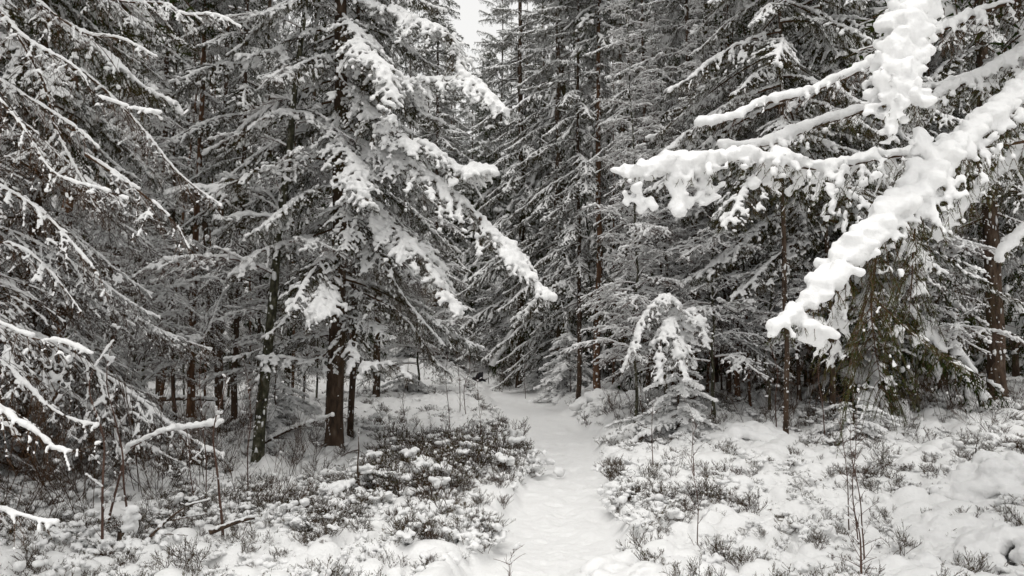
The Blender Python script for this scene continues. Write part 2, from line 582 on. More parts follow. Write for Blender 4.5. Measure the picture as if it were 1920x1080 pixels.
def ground_base(x, y):
    p = np.stack([x, y], -1)
    _, dx = path_d(x, y)
    off = np.clip((np.abs(dx) - .5) / 1.6, 0, 1)
    off = off * off * (3 - 2 * off)
    h = (vnoise(p, .35, 11) - .5) * .28 * off + (vnoise(p, .12, 12) - .5) * .5 * off * np.clip(y / 12, 0, 1)
    right = np.clip((dx - .8) / 3, 0, 1)
    left = np.clip((-dx - .8) / 3, 0, 1)
    h = h + right * .22 * np.clip((y - 8) / 8, 0, 1) + .10 * off
    h = h - left * .12 * np.clip(1 - abs(y - 12) / 12, 0, 1)
    return h + np.clip(y - 30, 0, 60) * .055 + .75 * np.exp(-((y - 31) / 4.5) ** 2) * np.clip((-dx - .2) / 1.2, 0, 1)


def ground_full(x, y):
    p = np.stack([x, y], -1)
    pd, dx = path_d(x, y)
    wob = .28 * (vnoise(p, 2.2, 21) - .5)
    edge = np.clip((np.abs(pd) + wob - .85) / .4, 0, 1)
    edge = edge * edge * (3 - 2 * edge)
    base = ground_base(x, y)
    wx = x + .05 * (vnoise(p, 9, 31) - .5); wy = y + .05 * (vnoise(p, 9, 32) - .5)
    l1 = domes(wx, wy, .24, 1, .06, .17, .85)
    l2 = domes(wx, wy, .10, 9, .02, .065, .8)
    l3 = domes(wx, wy, .6, 17, .12, .30, .38) * .7
    cover = vnoise(p, .7, 41) * .6 + vnoise(p, 2.3, 42) * .4
    lump = np.maximum(np.maximum(l1 * .9, l2 + .03), l3 * .8) * (.8 + 1.15 * cover) + .25 * domes(wx + .03, wy, .055, 23, .012, .035, .6)
    h = base + edge * (lump + .03)
    # trodden snow: shallow foot dents and ridges
    pth = (vnoise(p * np.array([1, .6]), 6, 51) - .5) * .045 + (vnoise(p, 14, 52) - .5) * .014 + (vnoise(p, 24, 53) - .5) * .022 * np.exp(-(dx / .28) ** 2) - .022 * np.exp(-((dx + .1 * np.sin(y * 1.3)) / .17) ** 2)
    for k, off in ((0, -.16), (1, .17)):
        c = np.floor(y / .62 + k * .5)
        z0 = np.zeros_like(c)
        fx = off + .30 * (_hash(c, z0, z0, 61 + k) - .5); fy = (c + .5 - k * .5) * .62 + .3 * (_hash(c, z0, z0, 71 + k) - .5)
        d2 = ((dx - fx) / .075) ** 2 + ((y - fy) / .15) ** 2
        on = (.25 + .75 * _hash(c, z0, z0, 66 + k))
        pth = pth - .034 * on * np.exp(-d2 ** 1.6) + .008 * on * np.exp(-(np.sqrt(d2) - 1.35) ** 2 * 8)
    h = h + (1 - edge) * (pth - .03)
    bare = edge * np.clip((.055 - lump) / .03, 0, 1) * np.clip((vnoise(p, 1.1, 81) * .6 + vnoise(p, 6, 82) * .4 - .38) * 6, 0, 1)
    return h, bare, edge


def gz(x, y):
    return float(ground_base(np.array([float(x)]), np.array([float(y)]))[0])


th = np.concatenate([np.linspace(-38, 38, 370), np.linspace(40, 320, 80)[1:-1]])
th = np.radians(90 - th)
rr_ = np.concatenate([[0.05, .4, .8, 1.2], np.geomspace(2.2, 4.2, 50), np.geomspace(4.22, 14, 410), np.geomspace(14.1, 60, 190), np.geomspace(62, 900, 24)])
TH, RR = np.meshgrid(th, rr_)
gx, gy = RR * np.cos(TH), RR * np.sin(TH)
gh, gb, ge = ground_full(gx, gy)
nR, nT = TH.shape
idx = np.arange(nR * nT).reshape(nR, nT)
a0, a1 = idx[:-1], idx[1:]
b0, b1 = np.roll(a0, -1, 1), np.roll(a1, -1, 1)
Fg = np.stack([a0, a1, b1, b0], -1).reshape(-1, 4)
M_GROUND, t_, b_ = mat('snow_cover_ground', 0.7)
tc = t_.nodes.new('ShaderNodeTexCoord')
n1 = t_.nodes.new('ShaderNodeTexNoise'); n1.inputs['Scale'].default_value = 26; n1.inputs['Detail'].default_value = 7
n2 = t_.nodes.new('ShaderNodeTexNoise'); n2.inputs['Scale'].default_value = 70; n2.inputs['Detail'].default_value = 4
for n_ in (n1, n2): t_.links.new(tc.outputs['Object'], n_.inputs['Vector'])
cr1 = t_.nodes.new('ShaderNodeValToRGB')
cr1.color_ramp.elements[0].color = (.76, .76, .755, 1); cr1.color_ramp.elements[1].color = (.85, .85, .845, 1)
cr2 = t_.nodes.new('ShaderNodeValToRGB')
cr2.color_ramp.elements[0].position = .35; cr2.color_ramp.elements[0].color = (.025, .022, .014, 1)
cr2.color_ramp.elements[1].position = .68; cr2.color_ramp.elements[1].color = (.17, .14, .10, 1)
t_.links.new(n1.outputs[0], cr1.inputs[0]); t_.links.new(n2.outputs[0], cr2.inputs[0])
at = t_.nodes.new('ShaderNodeAttribute'); at.attribute_name = 'bare'
ad = t_.nodes.new('ShaderNodeMath'); ad.operation = 'ADD'
mu = t_.nodes.new('ShaderNodeMath'); mu.operation = 'MULTIPLY_ADD'; mu.inputs[1].default_value = 1.6; mu.inputs[2].default_value = -.8
t_.links.new(n1.outputs[0], mu.inputs[0]); t_.links.new(at.outputs['Fac'], ad.inputs[0]); t_.links.new(mu.outputs[0], ad.inputs[1])
st = t_.nodes.new('ShaderNodeMapRange'); st.inputs[1].default_value = .38; st.inputs[2].default_value = .55
t_.links.new(ad.outputs[0], st.inputs[0])
mx = t_.nodes.new('ShaderNodeMix'); mx.data_type = 'RGBA'
t_.links.new(st.outputs[0], mx.inputs[0]); t_.links.new(cr1.outputs[0], mx.inputs[6]); t_.links.new(cr2.outputs[0], mx.inputs[7])
t_.links.new(mx.outputs[2], b_.inputs['Base Color'])
bp = t_.nodes.new('ShaderNodeBump'); bp.inputs['Strength'].default_value = .6; bp.inputs['Distance'].default_value = .012
t_.links.new(n2.outputs[0], bp.inputs['Height']); t_.links.new(bp.outputs[0], b_.inputs['Normal'])
gme = to_mesh('ground', (np.stack([gx, gy, gh], -1).reshape(-1, 3), Fg, np.zeros(len(Fg), int)), [M_GROUND])
at_ = gme.attributes.new('bare', 'FLOAT', 'POINT')
at_.data.foreach_set('value', gb.ravel().astype(np.float32))
tag(new_obj('ground', gme), kind='structure')


# ------------------------------------------------------------------ trees
def trunk_mesh(H, r0, seed, lean=(0, 0), material=M_BARK, taper=.85, wob=.03, sides=14, stubs=True, n=None, r1=None):
    r = np.random.default_rng(seed)
    n = n or max(10, int(H * 3))
    s = np.linspace(0, 1, n)
    pts = np.stack([lean[0] * s + wob * np.cumsum(r.normal(0, 1, n)) * .35, lean[1] * s + wob * np.cumsum(r.normal(0, 1, n)) * .35, H * s - .15], 1)
    pts[:, :2] -= pts[0, :2]
    rad = r0 * (1 - taper * s) + r0 * .35 * np.exp(-s * H / .22)
    g = [tubes(pts[None], rad[None], sides, 0)]
    V = g[0][0]
    c = np.repeat(pts, sides, 0)
    V = c + (V - c) * (1 + .16 * (vnoise(V * np.array([1, 1, .35]), 9, seed) - .5))[:, None]
    g[0] = (V, g[0][1], g[0][2])
    if stubs:
        K = int(H * 3.2)
        i = (r.random(K) * .8 * n).astype(int)
        az = r.random(K) * 6.28
        d = np.stack([np.cos(az), np.sin(az), r.normal(-.1, .25, K)], 1)
        t = np.linspace(0, 1, 4)[None, :, None]
        ln = .08 + .35 * r.random(K) ** 2
        A = pts[i][:, None] + d[:, None] * (rad[i] * .7)[:, None, None] + d[:, None] * ln[:, None, None] * t
        A[..., 2] -= .2 * ln[:, None] * t[..., 0] ** 2
        g.append(tubes(A, np.linspace(.007, .003, 4)[None] * np.ones((K, 1)), 4, 0))
    return to_mesh('trunk', cat(g), [material]), pts, rad


def trunk_snow(pts, rad, seed, amount=8, zmax=99, size=.03):
    """snow driven onto the bark"""
    r = np.random.default_rng(seed)
    H = pts[-1, 2]
    K = int(min(H, zmax) * amount)
    z = r.random(K) * min(H, zmax)
    c = np.stack([np.interp(z, pts[:, 2], pts[:, 0]), np.interp(z, pts[:, 2], pts[:, 1]), z], 1)
    ra = np.interp(z, pts[:, 2], rad)
    az = r.normal(-1.9, 1.1, K)
    c[:, 0] += np.cos(az) * ra; c[:, 1] += np.sin(az) * ra
    size = min(size, rad[0] * .3)
    q = size * (.25 + r.random(K) ** 3)
    V, F, m = balls(c, q, 0, 1.0)
    cc = np.repeat(c, len(ICO[0][0]), 0)
    k = np.repeat(np.stack([r.uniform(.5, 1, K), r.uniform(.5, 1, K), r.uniform(.6, 2.4, K)], 1), len(ICO[0][0]), 0)
    V = cc + (V - cc) * k * (1 + 1.4 * (vnoise(V, 60, seed) - .5))[:, None]
    return to_mesh('trunk_snow', (V, F, m), [M_SNOW])


def add_branch(root, wm, sm, M=None, loc=None, rz=0, s=1, tilt=0):
    b = new_obj('branch', wm, root)
    n = new_obj('snow_load', sm, b)
    if loc is not None:
        b.location = loc
        b.rotation_euler = (tilt, 0, rz)
        b.scale = (s, s, s)
    return b


def spruce(x, y, H, r0, base, Lmax, ztop, label, seed, low='thin', low_to=2.2, step=.17, lean=(0, 0), group=None, name='spruce_tree', material=M_BARK,
           trunk_z=None, density=1.0, avoid=None, fill=1.0, prof=None, upper=True, wob=.03):
    r = np.random.default_rng(seed)
    z0 = gz(x, y)
    root = root_at(name, (x, y, z0), label, 'tree', group)
    tm, pts, rad = trunk_mesh(H, r0, seed, lean, material, wob=wob, sides=14 if r0 > .06 else 8)
    new_obj('trunk', tm, root)
    tag(new_obj('trunk_snow', trunk_snow(pts, rad, seed, 26, ztop), root), kind='stuff')
    z = base
    az = r.random() * 6.28
    while z < min(ztop, H - .6):
        q = z / H
        key = low if z < low_to else ('sag' if q < .5 else 'mid')
        k = KITS[key][int(r.integers(len(KITS[key])))]
        L = (Lmax * (1 - q) ** .75 + .15) * (.65 + .5 * r.random())
        if prof: L *= prof(z)
        az += 2.399 + r.normal(0, .35)
        if avoid is None or not avoid(az, z):
            c = (np.interp(z, pts[:, 2], pts[:, 0]), np.interp(z, pts[:, 2], pts[:, 1]), z)
            add_branch(root, k[0], k[1], loc=c, rz=az, s=L / k[2], tilt=r.normal(0, .22))
        z += step / density * (.4 + 1.2 * r.random())
    if upper and H - ztop > 1.5:
        cm, cs, Hc = CROWNS[seed % len(CROWNS)]
        s = (H - ztop) / Hc
        o = new_obj('crown', cm, root); o2 = new_obj('crown_snow', cs, o)
        o.location = (pts[-1, 0] * .6, pts[-1, 1] * .6, ztop)
        sx = (Lmax * (1 - ztop / H) ** .75 + .2) / 1.75
        o.scale = (sx, sx, s)
        o.rotation_euler = (0, 0, r.random() * 6)
    return root, z0


# ---- big spruce beside the path, its branches laid where they hang
def hero_branch(root, z0, pts3, seed, rz0, label=None, nsamp=None, name='branch', needle=M_NEEDLE, wav=0.0, **kw):
    """pts3: world points of the axis"""
    pts3 = np.asarray(pts3, float)
    o = np.array(root.location)
    Ln = np.sum(np.linalg.norm(np.diff(pts3, axis=0), axis=1))
    pth = resample(pts3 - o, nsamp or max(12, int(Ln * 14)))
    r = np.random.default_rng(seed)
    pth = pth + (np.stack([vnoise(pth, 3, seed + k) - .5 for k in range(3)], -1)) * .05 * np.linspace(0, 1, len(pth))[:, None] + (np.stack([vnoise(pth, 1.3, seed + k + 7) - .5 for k in range(3)], -1)) * wav * np.sin(np.linspace(0, 3.14, len(pth)))[:, None]
    wd_, sn_ = spruce_parts(pth, rz0, seed=seed, **kw)
    b = new_obj(name, to_mesh('branch', wd_, [M_TWIG, needle], smooth=False), root, label)
    tag(new_obj('snow_load', to_mesh('snow_load', sn_, [M_SNOW]), b), kind='stuff')
    return b


D0 = 10.7
bx, by = P(628, 855, D0)[:2]
big, bz = spruce(bx, by, 17, .125, 1.5, 2.5, 7.6, 'big spruce beside the path with long drooping branches heavy with snow', 5,
                 low='mid', low_to=2.0, step=.17, avoid=None, prof=lambda z: .72 if z < 2.4 else 1.0)
HB = [
    # pixel path with depth, stick radius, lateral length, main snow radius
    ([(627, 80, 10.6), (667, 98, 10.3), (711, 129, 10), (778, 133, 9.7), (844, 142, 9.4), (902, 173, 9.2), (951, 218, 9.0)], .022, .5, .05),
    ([(631, 222, 10.6), (667, 249, 10.4), (702, 293, 10.1), (769, 329, 9.8), (822, 356, 9.6), (889, 400, 9.4), (933, 447, 9.2), (978, 505, 9.0), (1040, 565, 8.9)], .026, .55, .066),
    ([(631, 200, 10.6), (655, 260, 9.9), (675, 320, 9.3), (700, 385, 8.8)], .018, .42, .06),
    ([(631, 330, 10.6), (711, 400, 10.0), (755, 440, 9.7), (787, 493, 9.4), (822, 551, 9.1), (862, 591, 9.0)], .022, .5, .064),
    ([(631, -20, 10.6), (700, 0, 10.3), (760, 30, 10), (830, 80, 9.6), (875, 150, 9.3)], .02, .5, .055),
    ([(629, 20, 10.6), (660, 80, 9.9), (720, 170, 9.2), (740, 230, 9.0)], .018, .45, .05),
    ([(629, 120, 10.6), (680, 200, 10.0), (760, 240, 9.5), (850, 300, 9.2), (930, 330, 9.0)], .022, .5, .052),
    ([(627, 480, 10.6), (610, 520, 10.0), (590, 560, 9.4), (570, 620, 9.1)], .014, .34, .055),
    ([(635, 600, 10.6), (684, 636, 10.0), (738, 676, 9.6), (770, 715, 9.4)], .013, .34, .035),
    ([(625, 640, 10.6), (590, 655, 10.3), (538, 671, 10), (480, 716, 9.7)], .013, .34, .035),
    ([(622, 190, 10.6), (560, 215, 10.3), (500, 230, 10), (440, 270, 9.8)], .018, .45, .04),
    ([(622, 60, 10.6), (560, 70, 10.3), (500, 90, 10), (440, 105, 9.8)], .018, .45, .035),
    ([(622, 350, 10.6), (560, 365, 10.2), (480, 375, 9.9), (400, 410, 9.6)], .018, .45, .035),
    ([(622, 300, 10.6), (540, 300, 10.2), (450, 320, 9.9), (360, 345, 9.7), (310, 365, 9.6)], .018, .4, .034),
    ([(622, 430, 10.6), (560, 450, 10.1), (500, 470, 9.9), (430, 520, 9.7)], .016, .4, .034),
    ([(640, 420, 10.6), (720, 500, 10.1), (790, 580, 9.8), (835, 650, 9.7)], .014, .45, .02),
    ([(640, 520, 10.6), (720, 590, 10.3), (790, 650, 10.2), (845, 705, 10.1)], .014, .45, .018),
]
for i, (pp, r0, ll, sm_) in enumerate(HB):
    hero_branch(big, bz, [P(*q) for q in pp], 500 + i, r0, lat_len=ll * 1.12, snow_main=sm_ * .72, snow_lat=sm_ * .5 + .006, snow_ter=sm_ * .24 + .009, ter=20, nstep=.009, nlen=.02, nwid=.004,
                vox=.0135, cover=.72 if sm_ > .045 else .6, cover_ter=.5 if sm_ > .045 else .4, disp=.008, hang=.6, steep=.6,
                mainf=lambda s: .5 + .8 * s, bare=.12, wav=.55, gap=.36, lat_step=.06)

# ---- middle-distance spruces with their own branches
def at_px(u, v, D):
    p = P(u, v, D); return p[0], p[1]


MIDDLE = [
    # u, D, H, r0, base, Lmax, ztop, low, label
    (-170, 8.6, 14, .12, .8, 2.4, 6.2, 'thin', 'near spruce at the picture edge trailing long brown branches over the thicket'),
    (-60, 8.0, 15, .10, .4, 2.9, 6.0, 'thin', 'spruce with sagging half bare branches in front of the orange pine trunk'),
    (50, 9.6, 15, .08, .5, 2.5, 6.6, 'thin', 'dense brown spruce hiding the foot of the orange pine trunk'),
    (215, 13.5, 15, .07, 1.9, 2.5, 8, 'thin', 'slim spruce between the orange pine trunk and the brown pine trunk'),
    (300, 16.5, 16, .08, 2.2, 2.6, 9.5, 'thin', 'slim spruce standing behind the arching snowy sapling'),
    (440, 14.0, 16, .06, 2.6, 2.4, 9.0, 'thin', 'spruce with snow dusted crown behind the mossy leaning trunk'),
    (662, 11.6, 14, .05, 2.6, 1.7, 7.6, 'thin', 'thin dark trunk standing close behind the big spruce beside the path'),
    (705, 19, 17, .09, 1.9, 2.5, 10, 'thin', 'dark spruce behind the big spruce where the path narrows'),
    (815, 31, 19, .10, .6, 2.5, 13, 'mid', 'snowy spruce closing the view just before the gap of sky'),
    (1050, 24, 21, .12, 1.3, 3.0, 15, 'sag', 'tall dark spruce with snowy tiers where the path bends out of sight'),
    (975, 27, 21, .15, 1.9, 2.9, 15, 'sag', 'dark bare-footed spruce at the bend of the path'),
    (1170, 21, 17, .08, 2.4, 2.4, 11, 'mid', 'spruce beside the split reddish trunk across the path'),
    (1560, 12.6, 15, .05, 3.2, 3.3, 8.0, 'sag', 'dark spruce with hanging sprays above the snowy horizontal boughs'),
    (1215, 15.5, 14, .05, 2.0, 2.0, 9, 'mid', 'spruce with snow clumped sprays above the bent snow laden young spruce'),
    (1085, 18.0, 15, .06, 2.4, 2.1, 10, 'mid', 'spruce leaning its snowy sprays over the small snow capped spruce'),
    (1470, 11.0, 15, .04, 3.9, 2.8, 7.6, 'sag', 'dark spruce whose underside closes the view above the drooping bough'),
    (1760, 16.5, 15, .05, 2.6, 2.6, 9, 'thin', 'spruce behind the thick snow covered bough'),
    (1870, 14.0, 17, .16, 3.4, 3.0, 8.6, 'thin', 'stout brown trunk with snow flecks on open snow at the forest edge'),
    (1300, 13.8, 13, .07, 1.6, 2.1, 8, 'thin', 'dark spruce trunk behind the bent snow laden young spruce'),
    (1515, 15.5, 15, .09, 2.0, 2.6, 9, 'thin', 'trunk plastered with snow between the red pine and the hanging green twigs'),
    (1682, 17, 16, .07, 1.6, 2.6, 10, 'thin', 'dark straight trunk seen through the hanging green twigs'),
]
for i, (u, D, H, r0, base, Lm, zt, low, lab) in enumerate(MIDDLE):
    x, y = at_px(u, 700, D)
    spruce(x, y, H, r0, base, Lm, zt, lab, 20 + i, low=low, low_to=4.2 if low == 'thin' else 1.5, step=.115 if D < 13 else .14)

# pines
for i, (u, D, H, r0, m, lab) in enumerate([
        (110, 13.0, 15, .105, M_PINE, 'orange barked pine trunk glowing behind the dark thicket'),
        (360, 15.0, 15, .075, M_PINE, 'slender brown pine trunk standing in the snowy clearing'),
        (415, 16.5, 15, .075, M_BARK, 'second slender trunk in the snowy clearing beside a fallen log'),
        (1118, 17.6, 15, .085, M_PINE, 'reddish trunk with pale split wood across the path'),
        (1383, 13.5, 14, .055, M_PINE, 'thin red stemmed pine with knobs of snow beside the dwarf shrubs'),
        (1365, 15.0, 14, .05, M_BARK, 'grey thin stem with snow stuck along it behind the red stemmed pine')]):
    x, y = at_px(u, 700, D)
    spruce(x, y, H, r0, 3.6, 1.3, 8.5, lab, 60 + i, low='thin', low_to=20, step=.45, name='pine_tree', material=m)

# trees of the wood behind, each a trunk and a crown
rb = np.random.default_rng(77)
placed = [(o.location.x, o.location.y) for o in col.objects if o.get('category') == 'tree']
ANCHORS = [(-200, 'beyond the thicket of thin brown branches'), (60, 'behind the orange pine trunk'), (215, 'between the orange and the brown pine trunks'),
           (360, 'behind the brown pine trunk in the clearing'), (485, 'behind the mossy leaning trunk'), (630, 'behind the big spruce beside the path'),
           (742, 'behind the dark spruce where the path narrows'), (860, 'beside the gap of sky'), (975, 'past the bare-footed spruce at the path bend'),
           (1118, 'behind the split reddish trunk'), (1300, 'behind the bent snow laden young spruce'), (1383, 'behind the red stemmed pine'),
           (1515, 'behind the snow plastered trunk'), (1640, 'behind the hanging green twigs'), (1760, 'behind the thick snowy bough'),
           (1870, 'behind the stout brown trunk'), (2100, 'beyond the stout brown trunk at the picture edge')]
trunks = [trunk_mesh(16, .1, 900 + k, (r1, r2), sides=9)[0] for k, (r1, r2) in enumerate([(.3, .2), (-.4, .1), (.1, -.2)])]
nb = 0
for tries in range(4000):
    D = 13 + 45 * rb.random() ** .75
    u = -350 + 2620 * rb.random()
    x, y = at_px(u, 700, D)
    pd_, dx_ = path_d(np.array([x]), np.array([y]))
    if abs(dx_[0]) < 2.2 + (1.2 if D > 30 else 0) and D < 46: continue
    if 830 < u < 925 and D < 52: continue           # the gap where the sky shows
    if D < 17 and 150 < u < 1500: continue
    if D < 30 and 640 < u < 960: continue
    if D < 24 and 230 < u < 640: continue
    if min((x - a) ** 2 + (y - b) ** 2 for a, b in placed) < (1.45 if D < 30 else 1.75) ** 2: continue
    placed.append((x, y))
    lab = min(ANCHORS, key=lambda a: abs(a[0] - u))[1]
    row = 'first' if D < 22 else 'second' if D < 32 else 'third' if D < 44 else 'farthest'
    H = 14 + 6 * rb.random() + (5 if D > 26 else 0)
    root = root_at('spruce_tree', (x, y, gz(x, y)), 'snowy spruce in the %s row %s' % (row, lab), 'tree', 'snowy spruces in the %s row %s' % (row, lab))
    t = new_obj('trunk', trunks[nb % 3], root)
    s = H / 16; kk = s * (.5 + .5 * rb.random()); t.scale = (kk, kk, s); t.rotation_euler = (0, 0, 6 * rb.random())
    cm, cs, Hc = CROWNS[nb % 3]
    o = new_obj('crown', cm, root); new_obj('crown_snow', cs, o)
    b0_ = .9 + 2.1 * rb.random() if D < 26 else .2 + rb.random() * .6
    o.location = (0, 0, b0_)
    sz = (H - b0_) / Hc
    sx = (.85 + .5 * rb.random()) * (1 if D < 28 else 1.25 if D < 36 else 1.45)
    o.scale = (sx, sx, sz)
    o.rotation_euler = (0, 0, 6.28 * rb.random())
    nb += 1
    if nb >= 230: break
for k, (u, D, H) in enumerate([(835, 44, 18.0), (862, 48, 17.0), (884, 41, 15.6), (905, 50, 18.5), (862, 42, 13.0), (915, 44, 17.5), (930, 36, 19.0)]):
    x, y = at_px(u, 700, D)
    root = root_at('spruce_tree', (x, y, gz(x, y)), ['snowy spruce between the big spruce and the gap of sky', 'snowy spruce whose top stands in the gap of sky', 'shorter snowy spruce under the gap of sky',
                   'tall snowy spruce on the other flank of the gap of sky', 'low wide snowy spruce in the distance behind the black bird', 'snowy spruce behind the bare-footed one at the far end of the path', 'tall snowy spruce narrowing the gap of sky beside the bare-footed one'][k], 'tree')
    t = new_obj('trunk', trunks[k % 3], root); t.scale = (.9, .9, H / 16)
    for w_ in range(2):
        o = new_obj('crown', CROWNS[(k + w_) % 3][0], root); new_obj('crown_snow', CROWNS[(k + w_) % 3][1], o)
        o.location = (0, 0, .3 + w_ * .2); o.scale = (1.5, 1.5, (H - .3 - w_ * .3) / 9); o.rotation_euler = (0, 0, k * 1.3 + w_ * 2)
print('background trees', nb)


# ------------------------------------------------------------------ more trees with a look of their own
x, y = at_px(479, 870, 10.0)
spruce(x, y, 9.5, .075, 2.5, 1.9, 8.5, 'mossy leaning trunk flecked with snow beside the big spruce', 91, low='birch', low_to=20, step=.28, lean=(.62, .3),
       name='broadleaf_tree', material=M_MOSSY, upper=False)
BROAD = [
    (1190, 12.6, 8.0, .028, 1.1, 1.25, 'bare tree with reddish twigs above the bent snow laden young spruce'),
    (1250, 13.4, 8.0, .03, .9, 1.3, 'bare twiggy tree right behind the bent snow laden young spruce'),
    (1335, 12.4, 8.0, .028, 1.0, 1.2, 'bare snow knobbed tree just before the thin red stemmed pine'),
    (1440, 12.8, 7.5, .028, .9, 1.2, 'bare tree full of snow knobs behind the tip of the thick bough'),
    (1600, 13.6, 7.5, .035, 1.0, 1.7, 'bare tree glimpsed behind the hanging green twigs'),
    (1725, 13.0, 7.0, .03, 1.0, 1.6, 'bare thin tree beside the small leaning dark trunk'),
    (545, 13.2, 7.0, .03, .9, 1.6, 'bare thin tree between the mossy trunk and the big spruce'),
    (250, 11.5, 6.5, .03, .7, 1.6, 'bare thin tree behind the arching snowy sapling'),
    (785, 20.0, 7.5, .03, .8, 1.7, 'bare tree behind the tips of the lowest boughs of the big spruce'),
    (835, 33.0, 6.0, .03, .3, 1.6, 'pale snow covered bare tree at the far end of the path'),
    (925, 33.0, 6.0, .03, .3, 1.8, 'pale snow covered thicket tree beyond the path bend'),
]
for i, (u, D, H, r0, base, Lm, lab) in enumerate(BROAD):
    x, y = at_px(u, 700, D)
    spruce(x, y, H, r0, base, Lm, H, lab, 110 + i, low='birch', low_to=20, step=.075, wob=.07, name='broadleaf_tree', material=M_MOSSY, upper=False)
# small leaning dark trunk beside the stout one
x, y = at_px(1850, 745, 13.2)
spruce(x, y, 3.6, .045, 1.6, 1.0, 3.4, 'small dark trunk leaning away from the stout brown trunk', 131, low='birch', low_to=20, step=.35, lean=(-1.0, .2), name='broadleaf_tree', material=M_MOSSY, upper=False)

# young spruces
YOUNG = [
    (1062, 20.5, 2.3, .95, 'small snow capped spruce with round snow balls by the path bend'),
    (1275, 11.2, 1.7, .6, 'snow laden young spruce bent over the dwarf shrubs'),
    (1205, 11.6, 1.0, .6, 'low young spruce tucked beside the bent snow laden one'),
    (672, 7.8, .95, .62, 'little spruce seedling with flat snowy fans before the big spruce'),
    (1600, 11.0, 1.2, .6, 'young spruce half hidden behind the hanging green twigs'),
    (520, 11.5, 1.5, .7, 'young spruce between the mossy trunk and the big spruce'),
    (1010, 25.0, 1.2, .7, 'young snowy spruce at the near side of the path bend'),
    (1820, 8.6, .55, .6, 'low spruce seedling poking from the snow before the stout trunk'),
    (150, 9.4, 1.6, .8, 'young spruce at the foot of the brown thicket'),
    (765, 20, 1.2, .7, 'young spruce under the lowest boughs of the big spruce'),
]
for i, (u, D, H, Lm, lab) in enumerate(YOUNG):
    x, y = at_px(u, 700, D)
    spruce(x, y, H, .012 + H * .006, .12, Lm, H, lab, 150 + i, low='young', low_to=20, step=.035 if H > 1 else .05, name='young_spruce', upper=False)

# ------------------------------------------------------------------ the near tree whose boughs hang into the view
M_GREEN = needle_mat('fresh_spruce_needles', (0.026, 0.042, 0.008), (0.05, 0.072, 0.014), (0.085, 0.088, 0.026))
tx, ty = 4.35, 5.1
near_z = gz(tx, ty)
near = root_at('spruce_tree', (tx, ty, near_z), 'near spruce whose thick snow covered boughs reach in over the dwarf shrubs', 'tree')
tm, pts_, rad_ = trunk_mesh(15, .17, 201)
new_obj('trunk', tm, near)
cm, cs, Hc = CROWNS[1]
o = new_obj('crown', cm, near); new_obj('crown_snow', cs, o); o.location = (0, 0, 5.2); o.scale = (1.3, 1.3, 1.08)


def lumps(pp, n, spread, rmin, rmax, seed, down=0.0):
    """loose cauliflower lumps of snow strewn about a line of frame points with depth"""
    r = np.random.default_rng(seed)
    q = resample([P(*a) for a in pp], 60)
    i = r.integers(0, 60, n)
    c = q[i] + r.normal(0, 1, (n, 3)) * spread * np.array([1, .7, .6])
    return c - np.array([tx, ty, near_z]), rmin + (rmax - rmin) * r.random(n) ** 2


